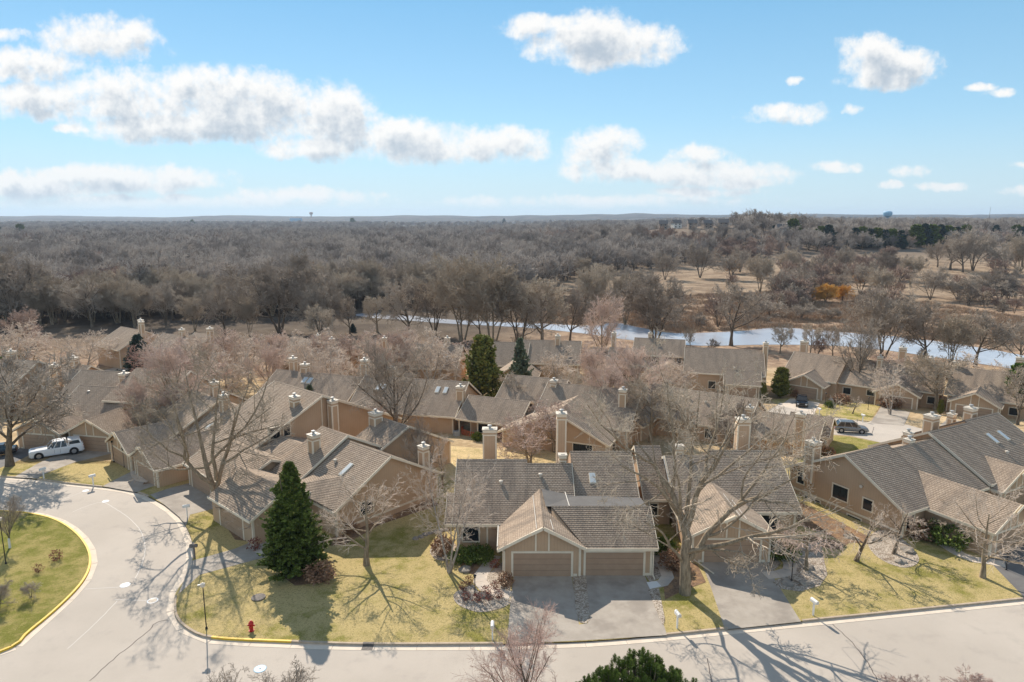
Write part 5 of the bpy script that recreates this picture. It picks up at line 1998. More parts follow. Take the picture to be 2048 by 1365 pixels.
# riverside individuals
RIVER = [(1310, 692, 562, 'multi', 1.25), (1462, 692, 562, 'spread', 1.15), (1765, 722, 592, 'multi', 1.1), (1850, 725, 600, 'spread', 1.0), (1950, 735, 618, 'spread', 1.15), (2040, 735, 640, 'spread', 1.0),
         (1085, 700, 532, 'spread2', 1.0), (870, 672, 560, 'multi', 1.0), (820, 680, 545, 'spread', .9), (925, 690, 535, 'multi2', 1.0), (985, 700, 540, 'multi2', 1.0), (755, 665, 580, 'spread2', 1.0), (640, 672, 570, 'multi', 1.0),
         (560, 665, 528, 'multi', 1.25), (450, 668, 560, 'spread', .9), (332, 650, 575, 'multi', .9), (185, 655, 555, 'spread', 1.2), (30, 650, 520, 'multi', 1.1), (105, 650, 565, 'multi2', 1.0), (270, 655, 580, 'multi2', 1.0),
         (1040, 700, 560, 'multi', .9), (1140, 690, 575, 'spread', .9), (1180, 640, 545, 'multi2', .9), (1250, 650, 560, 'multi2', 1.0), (1560, 708, 640, 'spread2', .9), (1620, 712, 640, 'spread2', .8), (1665, 715, 650, 'spread', .8),
         (700, 668, 590, 'spread', .8), (1900, 735, 640, 'multi2', .9), (1380, 700, 650, 'spread2', .7), (500, 672, 600, 'multi2', .8), (390, 662, 600, 'multi2', .9), (960, 675, 580, 'spread', .8)]
for i, (x_, y_, t_, kx, s_) in enumerate(RIVER):
    tree_px(kx, x_, y_, t_, 'tall bare tree along the near river bank, ' + rank([q[0] for q in RIVER], i), s_, group='tall bare trees along the near river bank')
MEAD = [(1400, 556, 495), (1462, 560, 512), (1330, 560, 510), (1250, 590, 530), (1290, 600, 545), (1520, 585, 520), (1560, 610, 540), (1600, 600, 530), (1210, 580, 535), (1500, 640, 590), (1720, 590, 530), (1760, 600, 545), (1860, 600, 540),
                   (1640, 560, 510), (1900, 540, 462), (1925, 545, 470), (1945, 542, 468), (1875, 535, 480), (2040, 545, 480), (2010, 550, 490), (1170, 560, 520), (1480, 545, 500), (1580, 555, 505), (1690, 545, 500), (1780, 560, 510), (1820, 570, 520), (1980, 600, 545)]
for i, (x_, y_, t_) in enumerate(MEAD):
    tree_px(('multi', 'spread', 'multi2')[(x_ * 7 + y_) % 3], x_, y_, t_, 'bare tree in the dry meadow beyond the river, ' + rank([q[0] for q in MEAD], i), 1.05, group='bare trees in the meadow beyond the river')
tree_px('willow', 1650, 605, 570, 'orange twigged willow, left of the bright pair in the marsh', 1.6, group=None)
tree_px('willow', 1685, 602, 572, 'orange twigged willow, right of the bright pair in the marsh', 1.3, group=None)
tree_px('willow', 1728, 572, 545, 'round orange willow standing behind the bright marsh pair', 1.5, group=None)
tree_px('willow', 1465, 548, 518, 'dull orange tree at the far meadow edge', 1.2, group=None)
tree_px('willow', 618, 540, 520, 'faint orange tree inside the grey woods on the left', 1.2, group=None)
THK = [(1915, 600, 562), (1940, 602, 565), (1965, 600, 558), (2000, 600, 560), (1540, 632, 605), (1600, 640, 612), (1660, 640, 618)]
for i, (x_, y_, t_) in enumerate(THK):
    tree_px('multi', x_, y_, t_, 'low olive brown thicket in the far meadow, ' + rank([q[0] for q in THK], i), 2.2, group='thickets in the far meadow')

# evergreens ---------------------------------------------------------------------
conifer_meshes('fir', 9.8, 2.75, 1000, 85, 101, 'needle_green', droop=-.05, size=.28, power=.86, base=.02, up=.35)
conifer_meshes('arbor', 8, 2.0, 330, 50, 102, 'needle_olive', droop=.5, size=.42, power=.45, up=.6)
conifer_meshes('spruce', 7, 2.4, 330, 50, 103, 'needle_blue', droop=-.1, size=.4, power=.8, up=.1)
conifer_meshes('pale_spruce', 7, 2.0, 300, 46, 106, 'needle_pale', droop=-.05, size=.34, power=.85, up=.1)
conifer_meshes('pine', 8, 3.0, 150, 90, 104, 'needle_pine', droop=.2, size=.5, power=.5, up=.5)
tree_px('fir', 590, 1138, 930, 'big dark green conical fir on the corner lawn', 1.0, 0.4, None, 'fir_tree')
tree_px('arbor', 965, 820, 683, 'tall olive green arborvitae between the rear centre roofs', 1.0, None, None, 'arborvitae')
tree_px('pale_spruce', 1040, 790, 680, 'narrow grey-green spruce right of the arborvitae', .8, None, None, 'spruce_tree')
tree_px('spruce', 281, 745, 672, 'dark blue-green spruce at the rear side street', 1.15, None, None, 'spruce_tree')
tree_px('arbor', 1560, 796, 740, 'round dark arborvitae beside the rear garage wall', 1.2, None, None, 'arborvitae')
tree_px('arbor', 1526, 800, 768, 'small narrow arborvitae against the corner of the rear garage', .8, None, None, 'arborvitae')
tree_px('pale_spruce', 622, 840, 772, 'pale green young spruce behind the mid chimney', 1.1, None, None, 'spruce_tree')
tree_px('arbor', 663, 835, 770, 'narrow dark evergreen beside the lit ochre wall', .6, None, None, 'arborvitae')
tree_px('pine', 5, 800, 722, 'yellow green pine at the left edge', 1.0, None, None, 'pine_tree')
tree_px('pine', 2035, 830, 735, 'yellow green pine behind twigs at the right edge', 1.0, None, None, 'pine_tree')
tree_px('arbor', 725, 808, 790, 'tiny evergreen under the lit ochre wall', .8, None, None, 'arborvitae')
tree_px('spruce', 706, 664, 648, 'small dark spruce beside the rear gable', 1.3, None, None, 'spruce_tree')
for x_, y_ in ((1735, 800), (1880, 830)):
    tree_px('arbor', x_, y_, y_ - 28, 'narrow evergreen at the entry left of a rear garage' if x_ < 1800 else 'narrow evergreen under the wide bare tree of the rear row', .8, None, None, 'arborvitae')
# foreground tops at the bottom edge
def front_tree(key, x, y, h, label, sx=1.0, rz=None, name='bare_tree'):
    return put_tree(key, Vector((x, y, 0)), h, label, rz, 'tree', None, name, sx)


bare_meshes('top_a', 'crab', 51, 6, 'bark_dark', 'twig_brown', .008)
bare_meshes('top_b', 'vase', 52, 8, 'bark_dark', 'twig_red', .007)
front_tree('top_a', -13.0, 33.0, 6.4, 'bare rounded treetop at the bottom edge, left of centre over the road', 1.25)
front_tree('top_a', -16.5, 33.5, 5.8, 'second bare rounded treetop at the bottom edge, leftmost of the two', 1.1, 2.2)
front_tree('top_b', 1.4, 33.6, 8.3, 'reddish upright treetop at the bottom edge before the left driveway', .95)
conifer_meshes('candle', 8, 2.6, 70, 150, 105, 'needle_pine', droop=.3, size=.30, power=.42, up=.9)


def pine_top():
    """foreground pine: many upright shoots"""
    rs = np.random.RandomState(77)
    V, F, rn = [], [], []
    o = 0
    shoots = []
    for i in range(420):
        a, r_ = rs.rand() * 6.283, rs.rand() ** .6
        x, y = 3.9 * r_ * math.cos(a), 2.3 * r_ * math.sin(a)
        top = 6.7 - 2.8 * r_ ** 1.5 + rs.randn() * .28 - (1.1 * rs.rand() if i % 3 else 0)
        shoots.append((x + rs.randn() * .1, y, top, .30 + .32 * rs.rand()))
    for x, y, top, ln in shoots:
        n = 130
        t = rs.rand(n)
        a = rs.rand(n) * 6.283
        p = np.stack([x + 0 * t, y + 0 * t, top - ln * (1 - t) * 1.3], 1)
        rad = (.24 * (1 - t) ** .7 + .06)
        d = np.stack([np.cos(a), np.sin(a), .5 + .6 * t], 1)
        d /= np.linalg.norm(d, axis=1)[:, None]
        w = np.cross(d, rs.randn(n, 3))
        w /= np.linalg.norm(w, axis=1)[:, None]
        w *= .013
        e = p + d * rad[:, None]
        v = np.stack([p - w, p + w, e + w * .4, e - w * .4], 1).reshape(-1, 3)
        V.append(v)
        F.append(np.arange(n * 4).reshape(-1, 4) + o)
        o += n * 4
        rn.append(np.clip(t * .75 + rs.rand(n) * .25, 0, 1))  # tone rises towards the shoot tip, with a random part
    P = np.array([[[0, 0, 0], [x * .35, y * .35, top * .55], [x * .85, y * .85, top - 1.3], [x, y, top - .1]] for x, y, top, ln in shoots])
    Rr = np.tile(np.array([.09, .06, .03, .012]), (len(P), 1))
    tv = tubes(P, Rr, 5)
    TREE_MESH['pine_top'] = (np_mesh('trunk', tv[0], tv[1], 'bark_dark', True), np_mesh('crown', np.concatenate(V), np.concatenate(F), 'needle_pine', rnd=np.concatenate(rn)), 7)


pine_top()
put_tree('pine_top', Vector((6.9, 33.4, 0)), 6.9, 'green pine top with upright shoots at the bottom edge below the driveways', 0.0, 'tree', None, 'pine_tree', 1.0)
bare_meshes('bottom_shrub', 'fine', 53, 2.6, 'bark_dark', 'twig_red', .008, drop=0, thin=.8)
front_tree('bottom_shrub', 24.4, 37.9, 2.0, 'rounded reddish twiggy shrub at the bottom edge, right of the tree shadow', 1.5, None, 'bare_shrub')
front_tree('bottom_shrub', 29.2, 38.3, 1.9, 'reddish twiggy shrub at the bottom right corner', 1.6, 1.0, 'bare_shrub')

# ------------------------------------------------------------------ woods
rs = np.random.RandomState(9)


def wood_mesh(name, style, seed, h, tmat, kmat, rmin, drop, thin=1.0, trunkS=5):
    r_ = np.random.RandomState(seed)
    st = STYLES[style]
    P, Rr, L = trunk_lines(r_, h * st['th'], 0, h * st['r'], st['stems'])
    Rr = np.maximum(Rr, rmin * 1.3)
    a = [tubes(P, Rr, trunkS)]
    b = []
    for i, (n, tlo, thi, ang, aj, lr, K, trop, wig, rr_, sides) in enumerate(st['lv'][:4 - drop]):
        P, Rr, L = grow(r_, P, Rr, L, max(2, int(n * thin)), tlo, thi, ang, aj, lr, min(K, 4), trop, wig, rr_, rmin)
        (a if i == 0 else b).append(tubes(P, Rr, 3))
    v1, f1 = join(a)
    v2, f2 = join(b)
    v, f = join([(v1, f1), (v2, f2)])
    me = np_mesh(name, v, f, tmat)
    me.materials.append(MAT[kmat])
    me.polygons.foreach_set('material_index', np.concatenate([np.zeros(len(f1), int), np.ones(len(f2), int)]).astype(np.int32))
    return me


def conifer_single(name, h, rad, m):
    conifer_meshes('_tmp', h, rad, 60, 16, 200 + int(h), m, droop=.1, size=1.3, power=.55, up=.3)
    return TREE_MESH.pop('_tmp')[1]


def scatter_obj(name, meshes, pts, rot, scl, idx, label=None, cat=None):
    c = bpy.data.collections.new(name + '_sources')
    for i, me in enumerate(meshes):
        c.objects.link(bpy.data.objects.new('%s_%02d' % (name, i), me))
    pm_ = bpy.data.meshes.new(name)
    pm_.vertices.add(len(pts))
    pm_.vertices.foreach_set('co', np.asarray(pts, dtype=np.float32).ravel())
    for nm, ty, dat, key in (('rot', 'FLOAT_VECTOR', rot, 'vector'), ('scl', 'FLOAT', scl, 'value'), ('idx', 'INT', idx, 'value')):
        a = pm_.attributes.new(nm, ty, 'POINT')
        a.data.foreach_set(key, np.asarray(dat, dtype=np.int32 if ty == 'INT' else np.float32).ravel())
    o = link(name, pm_)
    g = bpy.data.node_groups.new(name + '_scatter', 'GeometryNodeTree')
    g.interface.new_socket('Geometry', in_out='INPUT', socket_type='NodeSocketGeometry')
    g.interface.new_socket('Geometry', in_out='OUTPUT', socket_type='NodeSocketGeometry')
    k = g.nodes
    gi, go = k.new('NodeGroupInput'), k.new('NodeGroupOutput')
    ci = k.new('GeometryNodeCollectionInfo')
    ci.inputs['Collection'].default_value = c
    ci.inputs['Separate Children'].default_value = True
    ci.inputs['Reset Children'].default_value = True
    ip = k.new('GeometryNodeInstanceOnPoints')
    ip.inputs['Pick Instance'].default_value = True

    def attr(nm, ty):
        n_ = k.new('GeometryNodeInputNamedAttribute')
        n_.data_type = ty
        n_.inputs['Name'].default_value = nm
        return n_.outputs['Attribute']
    L_ = g.links.new
    L_(gi.outputs[0], ip.inputs['Points'])
    L_(ci.outputs[0], ip.inputs['Instance'])
    L_(attr('idx', 'INT'), ip.inputs['Instance Index'])
    L_(attr('rot', 'FLOAT_VECTOR'), ip.inputs['Rotation'])
    L_(attr('scl', 'FLOAT'), ip.inputs['Scale'])
    L_(ip.outputs[0], go.inputs[0])
    md = o.modifiers.new('scatter', 'NODES')
    md.node_group = g
    return tag(o, label, cat, None, 'stuff')


def proj(x, y, z):
    dy = CAM_H - z
    dep = y * math.cos(PITCH) + dy * math.sin(PITCH)
    return 1024 + FPX * x / dep, 682.5 + FPX * (dy * math.cos(PITCH) - y * math.sin(PITCH)) / dep


NEAR_X = [-900, -100, 0, 300, 560, 800, 1000, 1130, 1350, 1480, 1520, 1700, 1850, 2048, 2900]
NEAR_Y = [668, 660, 655, 644, 634, 614, 596, 564, 530, 526, 520, 502, 496, 490, 480]


def wood_at(x, y):
    """0..1 how wooded the land is"""
    z = H(x, y)
    px, py = proj(x, y, z)
    lim = np.interp(px, NEAR_X, NEAR_Y)
    if py > lim + 3 * math.sin(px * .03):
        return 0.0
    if 1190 < px < 1480 and 447 < py < 474 and y < 900:
        return 0.03 if py > 456 else .12
    if 1190 < px < 1640 and y < 900 and py < 447:
        return .8
    if px > 1620 and py < 475:
        return 0.55
    if 760 < px < 1150 and 448 < py < 458:
        return .35
    return 1.0


w_pts = []
y = 165.0
while y < 3400:
    sp = 6.2 + max(0, y - 250) * .0125
    wdt = 0.84 * y + 30
    n = int(2 * wdt / sp)
    xs = -wdt + (np.arange(n) + rs.rand(n)) * sp
    yy = y + rs.rand(n) * sp
    for a, b in zip(xs, yy):
        if rs.rand() < wood_at(a, b):
            w_pts.append((a, b))
    y += sp
w_pts = np.array(w_pts)
zz = np.array([H(a, b) for a, b in w_pts])
dist = np.hypot(w_pts[:, 0], w_pts[:, 1])
hN = np.array([mnoise.noise(Vector((a / 45.0, b / 45.0, 0))) for a, b in w_pts])
tall = 11.0 + 3.5 * hN + rs.rand(len(w_pts)) * 4.5
tall[dist < 260] *= .86
tall[(dist > 520) & (dist < 900) & (w_pts[:, 0] > 40)] *= .78
red = np.array([mnoise.noise(Vector((a / 60.0, b / 80.0, 5.0))) for a, b in w_pts]) + rs.rand(len(w_pts)) * .3 > .42
order = np.argsort(dist)
near_i = order[:170]
GW = 'bare trees along the front edge of the woods'
for i in near_i:
    x_, y_ = w_pts[i]
    kx = ('multi', 'spread', 'multi2', 'spread2')[int(rs.rand() * 4)]
    put_tree(kx, Vector((x_, y_, zz[i] - .1)), tall[i], 'bare grey-brown tree at the front edge of the wide woods', rs.rand() * 6.28, 'tree', GW, 'bare_tree', .85 + .4 * rs.rand())
wm_near = [wood_mesh('wood_a', 'spread', 61, 10, 'bark_dark', 'twig_wood', .045, 1), wood_mesh('wood_b', 'multi', 62, 10, 'bark_dark', 'twig_wood', .045, 1),
           wood_mesh('wood_c', 'fine', 63, 10, 'bark_dark', 'twig_wood', .04, 1, .9), wood_mesh('wood_d', 'vase', 64, 10, 'bark_dark', 'twig_wood', .045, 1),
           wood_mesh('wood_e', 'fine', 65, 8, 'bark_dark', 'twig_wood_red', .045, 1, .9)]
wm_far = [wood_mesh('wood_f', 'spread', 71, 10, 'bark_dark', 'twig_wood', .085, 1, .75), wood_mesh('wood_g', 'fine', 72, 10, 'bark_dark', 'twig_wood', .08, 1, .7),
          wood_mesh('wood_h', 'spread', 73, 9, 'bark_dark', 'twig_wood_red', .085, 1, .7)]
rest = order[170:]
for nm, sel, ms in (('woods', rest[dist[rest] < 650], wm_near), ('far_woods', rest[dist[rest] >= 650], wm_far)):
    n = len(sel)
    nn = len(ms)
    ix = np.where(red[sel], nn - 1, rs.randint(0, nn - 1, n))
    scatter_obj(nm, ms, np.stack([w_pts[sel, 0], w_pts[sel, 1], zz[sel] - .2], 1), np.stack([rs.randn(n) * .04, rs.randn(n) * .04, rs.rand(n) * 6.28], 1), tall[sel] / 10 * (1.12 if nm == 'woods' else 1.2), ix)
print('WOODS', len(w_pts))

# ------------------------------------------------------------------ vehicles


def ring_loft(mb, rings):
    for a, b in zip(rings[:-1], rings[1:]):
        n = len(a)
        for i in range(n - 1):
            mb.poly([a[i], a[i + 1], b[i + 1], b[i]])
    mb.poly(rings[0])
    mb.poly(rings[-1][::-1])


def car(name, loc, rz, paint, L, W, prof, cabin, zb, zr, wheels, wr, label, cat, cap=None):
    e = empty(name, loc, rz, label, cat)
    w = W / 2
    mb = MB()
    rings = []
    n = len(prof)
    for i, (x, zt) in enumerate(prof):
        k = .86 if i in (0, n - 1) else (.97 if i in (1, n - 2) else 1)
        ww = w * k
        lo = .42 if i in (0, n - 1) else .30
        rings.append([(x, -ww * .94, lo), (x, -ww, lo + .18), (x, -ww, zt - .20), (x, -ww * .93, zt - .03), (x, -ww * .6, zt + .02), (x, 0, zt + .03),
                      (x, ww * .6, zt + .02), (x, ww * .93, zt - .03), (x, ww, zt - .20), (x, ww, lo + .18), (x, ww * .94, lo), (x, -ww * .94, lo)])
    ring_loft(mb, rings)
    o = mb.build('body', paint, e)
    fix_normals(o.data)
    for p in o.data.polygons:
        p.use_smooth = False

    def cab(c, zb, zr, glass='glass', nm='cabin_glass', pillars=4, tb=.93, tt=.76):
        x0, x1, x2, x3 = c
        g = MB()
        a = [(x0, -w * tb, zb - .04), (x3, -w * tb, zb - .04), (x3, w * tb, zb - .04), (x0, w * tb, zb - .04), (x1, -w * tt, zr), (x2, -w * tt, zr), (x2, w * tt, zr), (x1, w * tt, zr)]
        g.hexa(a)
        g.build(nm, glass, e)
        r = MB()
        r.hexa([(x1 - .06, -w * tt - .02, zr - .03), (x2 + .06, -w * tt - .02, zr - .03), (x2 + .06, w * tt + .02, zr - .03), (x1 - .06, w * tt + .02, zr - .03),
                (x1 + .05, -w * tt * .9, zr + .05), (x2 - .08, -w * tt * .9, zr + .05), (x2 - .08, w * tt * .9, zr + .05), (x1 + .05, w * tt * .9, zr + .05)])
        r.build('roof_panel', paint, e)
        for sg in (-1, 1):
            for f in [i / (pillars - 1) for i in range(pillars)]:
                p = MB()
                p.beam((x0 + (x3 - x0) * f, sg * (w * tb + .005), zb - .04), (x1 + (x2 - x1) * f, sg * (w * tt + .005), zr), .09, .035, (0, 1, 0))
                p.build('pillar', paint, e)
    cab(cabin, zb, zr)
    if cap:
        x0, x1, x2, x3 = cap
        r = MB()
        tb, tt = .95, .80
        r.hexa([(x0, -w * tb, zb - .06), (x3, -w * tb, zb - .06), (x3, w * tb, zb - .06), (x0, w * tb, zb - .06), (x1, -w * tt, zr + .04), (x2, -w * tt, zr + .04), (x2, w * tt, zr + .04), (x1, w * tt, zr + .04)])
        r.build('bed_cap', paint, e)
        for sg in (-1, 1):
            g = MB()
            q = []
            for f0, f1 in ((.28, .10), (.28, .90), (.80, .88), (.80, .14)):
                xx = (x0 + (x3 - x0) * f1) * (1 - f0) + (x1 + (x2 - x1) * f1) * f0
                yy = sg * (w * (tb + (tt - tb) * f0) + .012)
                q.append((xx, yy, zb - .06 + (zr + .1 - zb) * f0))
            g.poly(q)
            g.poly(q[::-1])
            g.build('cap_window', 'glass', e)
    for x in wheels:
        for sg in (-1, 1):
            t = MB()
            y0, y1 = sorted((sg * (w - .20), sg * (w + .015)))
            t.lathe([(wr * .82, y0), (wr, y0 + .04), (wr, y1 - .04), (wr * .84, y1)], 20, 0, 0, 'y')
            o = t.build('wheel', 'tyre', e)
            o.location = (x, 0, wr)
            t = MB()
            yy = sg * (w + .02)
            q0, q1 = sorted((yy, yy - sg * .03))
            t.lathe([(wr * .6, q0), (wr * .6, q1)], 14, 0, 0, 'y')
            t.build('rim', 'rim', o)
            t = MB()   # dark wheel arch
            q0, q1 = sorted((sg * (w - .02), sg * (w + .006)))
            t.lathe([(wr * 1.17, q0), (wr * 1.17, q1)], 20, x, wr, 'y')
            t.build('wheel_arch', 'tyre', e)
    xf, xr = prof[-1][0], prof[0][0]
    for sg in (-1, 1):
        t = MB()
        t.box(xf - .12, xf + .02, *sorted((sg * w * .52, sg * w * .84)), prof[-1][1] - .26, prof[-1][1] - .08)
        t.build('headlight', 'lens_clear', e)
        t = MB()
        t.box(xr - .02, xr + .1, *sorted((sg * w * .62, sg * w * .85)), prof[0][1] - .36, prof[0][1] - .06)
        t.build('tail_light', 'lens_red', e)
        t = MB()
        t.box(cabin[3] - .55, cabin[3] - .35, *sorted((sg * w * .98, sg * (w + .18))), zb, zb + .18)
        t.build('mirror', paint, e)
        for f in (.36, .64):
            xx = cabin[0] + (cabin[3] - cabin[0]) * f
            t = MB()
            t.box(xx, xx + .02, *sorted((sg * (w - .01), sg * (w + .004))), .5, zb - .2)
            t.build('door_gap', 'tyre', e)
    t = MB()
    t.box(xf - .02, xf + .03, -w * .48, w * .48, .55, prof[-1][1] - .1)
    t.build('grille', 'black_metal', e)
    t = MB()
    t.box(xf - .05, xf + .08, -w * .85, w * .85, .38, .54)
    t.build('bumper', 'rim' if cap else paint, e)
    t = MB()
    t.box(xr - .06, xr + .05, -w * .85, w * .85, .42, .58)
    t.build('bumper', paint, e)
    t = MB()
    t.box(xr - .075, xr - .06, -.16, .16, .66, .78)
    t.build('number_plate', 'white_paint', e)
    return e


A_, B_ = G(84, 924), G(170, 896)
c_ = (A_ + B_) / 2
car('pickup_truck', (-59.2, 84.8, H(0, 85) + .02), R(-146), 'truck_white', 5.9, 2.03,
    [(-2.95, 1.18), (-2.8, 1.22), (-1.2, 1.24), (0.3, 1.24), (1.1, 1.26), (2.75, 1.20), (2.95, 1.08)], (-1.2, -1.08, .35, 1.05), 1.24, 1.95, (-1.85, 1.95), .45,
    'white pickup truck with a matching bed cap parked on the left driveway', 'pickup truck', cap=(-2.88, -2.62, -1.3, -1.2))
c_ = G(1606, 812)
car('pickup_truck', (c_.x, c_.y + .6, H(0, c_.y) + .05), R(-112), 'car_black', 5.2, 1.95,
    [(-2.6, .98), (-2.5, 1.02), (-1.0, 1.02), (-.9, 1.05), (1.2, 1.05), (2.45, .98), (2.6, .9)], (-.95, -.75, .55, 1.2), 1.05, 1.75, (-1.6, 1.7), .38,
    'small black pickup truck parked in front of the rear garage', 'pickup truck')
c_ = G(1706, 868)
car('parked_car', (c_.x, c_.y + .9, H(0, c_.y) + .03), R(-13), 'car_grey', 4.6, 1.82,
    [(-2.28, .86), (-2.2, .98), (-1.0, 1.0), (1.0, .98), (2.1, .86), (2.3, .72)], (-2.1, -1.55, .35, 1.2), 1.0, 1.62, (-1.4, 1.38), .35,
    'grey crossover car parked along the rear street beside green grass', 'car')
c_ = G(-8, 912)
car('parked_car', (c_.x, c_.y, H(0, c_.y) + .02), R(-150), 'car_black', 4.7, 1.82,
    [(-2.3, .86), (-2.2, .92), (-1.0, .92), (1.0, .92), (2.1, .82), (2.3, .7)], (-1.7, -1.1, .3, 1.1), .93, 1.45, (-1.4, 1.38), .33,
    'dark car cut off by the left picture edge, on the shaded driveway', 'car')

# ------------------------------------------------------------------ small things


def mailbox(px, py, label, rz=0, dark=False, h=1.3):
    b = G(px, py)
    e = empty('mailbox', b, rz, label, 'mailbox', 'mailboxes along the streets')
    t = MB()
    t.box(-.055, .055, -.055, .055, -.1, h - .22)
    t.build('post', 'iron' if dark else 'white_paint', e)
    t = MB()
    n = 8
    r, l0, l1 = .13, -.36, .30
    z0 = h - .22
    prof = [(-r, z0)] + [(-r * math.cos(math.pi * i / n), z0 + .15 + r * math.sin(math.pi * i / n)) for i in range(n + 1)] + [(r, z0)]
    a = [(x, l0, z) for x, z in prof]
    c = [(x, l1, z) for x, z in prof]
    for i in range(len(prof)):
        j = (i + 1) % len(prof)
        t.poly([a[i], c[i], c[j], a[j]])
    t.poly(a[::-1])
    t.poly(c)
    t.build('box', 'iron' if dark else 'white_paint', e)
    t = MB()
    t.box(-r * .8, r * .8, l0 - .012, l0 - .002, z0 + .02, z0 + .2)
    t.build('door', 'cap_metal', e)


mailbox(985, 1280, 'white mailbox on the lawn edge left of the double driveway')
mailbox(1354, 1257, 'white mailbox right of the double driveway, on the narrow lawn with the largest tree', R(12))
mailbox(1626, 1231, 'white mailbox right of the single driveway at the kerb', R(18))
mailbox(88, 958, 'pale mailbox at the kerb by the white pickup driveway', R(-35))
mailbox(187, 972, 'mailbox at the kerb in front of the green upper left lawn', R(-40))
mailbox(375, 1035, 'mailbox on the kerb bend above the big forked tree shadow', R(-70))
mailbox(390, 1118, 'grey mailbox at the kerb below the forked tree, beside the driveway', R(-80), True, 1.35)
mailbox(1725, 845, 'small white mailbox at the rear street before the empty driveway', R(20))
mailbox(1638, 832, 'small white mailbox at the rear street beside the pickup driveway', R(20))


def lamp(px, py, ptop, label, street=False):
    b = G(px, py)
    h = top_at(px, ptop, b.y) - b.z
    e = empty('street_lamp' if street else 'garden_lamp', b, 0.4, label, 'street lamp' if street else 'garden lamp', None if street else 'black garden lamp posts')
    t = MB()
    t.lathe([(.09, -.05), (.09, .12), (.04, .16), (.035, h - .3), (.06, h - .27)], 10)
    t.build('post', 'black_metal', e)
    t = MB()
    if street:
        t.box(-.34, .1, -.06, .06, h - .18, h - .1)
        t.build('lamp_head', 'flue', e)
        t = MB()
        t.lathe([(.16, h - .3), (.18, h - .08), (.05, h)], 12)
        t.build('lamp_cap', 'cap_metal', e)
    else:
        t.lathe([(.09, h - .27), (.12, h - .06)], 6)
        t.build('lantern', 'glass', e)
        t = MB()
        t.lathe([(.16, h - .06), (.03, h + .04)], 6)
        t.build('lamp_cap', 'black_metal', e)


lamp(413, 1258, 1166, 'tall thin dark street lamp post on the corner lawn by the kerb', True)
lamp(12, 1128, 1035, 'dark lamp post at the left edge of the island lawn', True)
for q in [(950, 1190, 1150, 'black garden lamp in the oval gravel bed with red shrubs'), (1583, 1162, 1112, 'black garden lamp in the gravel by the reddish weeping tree'),
          (2012, 1140, 1103, 'black garden lamp near the right edge beside the dark driveway'), (473, 1062, 1030, 'black garden lamp on the lawn under the big forked tree'),
          (228, 925, 882, 'black garden lamp left of two on the upper left lawn'), (249, 935, 896, 'black garden lamp right of two on the upper left lawn'),
          (372, 958, 920, 'black garden lamp by the mulch behind the big forked tree'), (1650, 815, 786, 'black garden lamp at the small round shrub between rear driveways'),
          (1736, 820, 795, 'black garden lamp left of the empty rear driveway')]:
    lamp(*q)
b = G(503, 1262)
e = empty('fire_hydrant', b, 0, 'red fire hydrant on the lawn above the yellow painted kerb', 'fire hydrant')
t = MB()
t.lathe([(.2, -.05), (.2, .05), (.14, .06), (.14, .55), (.19, .56), (.19, .61), (.16, .68), (.1, .76), (.04, .8), (.04, .86)], 14)
t.build('barrel', 'hydrant_red', e)
for ax, z, r_, l_ in (('x', .45, .07, .26), ('y', .42, .09, .26)):
    for sg in ((-1, 1) if ax == 'x' else (-1,)):
        t = MB()
        q0, q1 = sorted((sg * .1, sg * l_))
        t.lathe([(r_, q0), (r_, q1), (r_ * .6, q1 + .02)], 10, 0, z, ax)
        t.build('outlet', 'hydrant_red', e)
# rocks
def rock(px, py, r_, label, seed):
    b = G(px, py)
    rs_ = np.random.RandomState(seed)
    bm = bmesh.new()
    bmesh.ops.create_icosphere(bm, subdivisions=2, radius=r_)
    for v in bm.verts:
        n_ = mnoise.noise(v.co * (1.6 / r_) + Vector((seed, 0, 0)))
        v.co *= 1 + .45 * n_
        v.co.z *= .6
        v.co.x *= 1.2
    me = bpy.data.meshes.new('rock')
    bm.to_mesh(me)
    bm.free()
    me.materials.append(MAT['stone'])
    o = link('rock', me)
    o.location = b
    o.rotation_euler = (0, 0, seed)
    tag(o, label, 'rock', 'landscape rocks in the front beds')


for i, (x_, y_, r_) in enumerate([(832, 1078, .3), (842, 1074, .28), (851, 1070, .33), (862, 1067, .3), (873, 1064, .3), (884, 1062, .34), (895, 1060, .3)]):
    rock(x_, y_, r_, 'rounded edging stone where the lawn meets the fir house slope, ' + ORD[i], i + 1)
for i, (x_, y_, r_, lb) in enumerate([(1751, 1080, .5, 'brown boulder at the top left of the round gravel bed'), (1815, 1102, .6, 'dark boulder right of centre in the round gravel bed'), (1800, 1125, .45, 'small boulder in the low part of the round gravel bed'),
                                      (1620, 1137, .4, 'small brown rock at the foot of the reddish weeping tree'), (1574, 1168, .5, 'dark rock in the gravel left of the garden lamp'), (1612, 1168, .5, 'dark rock in the gravel right of the garden lamp'),
                                      (965, 1192, .45, 'dark rock at the foot of the garden lamp in the oval bed'), (930, 1140, .55, 'tan boulder where the bed meets the birch'), (1700, 1075, .45, 'pale rock in the mulch by the gnarled crab tree'),
                                      (485, 1022, .6, 'dark boulder in the mulch left of the angled house'), (500, 1030, .45, 'smaller boulder in the mulch by the angled house')]):
    rock(x_, y_, r_, lb, 20 + i)

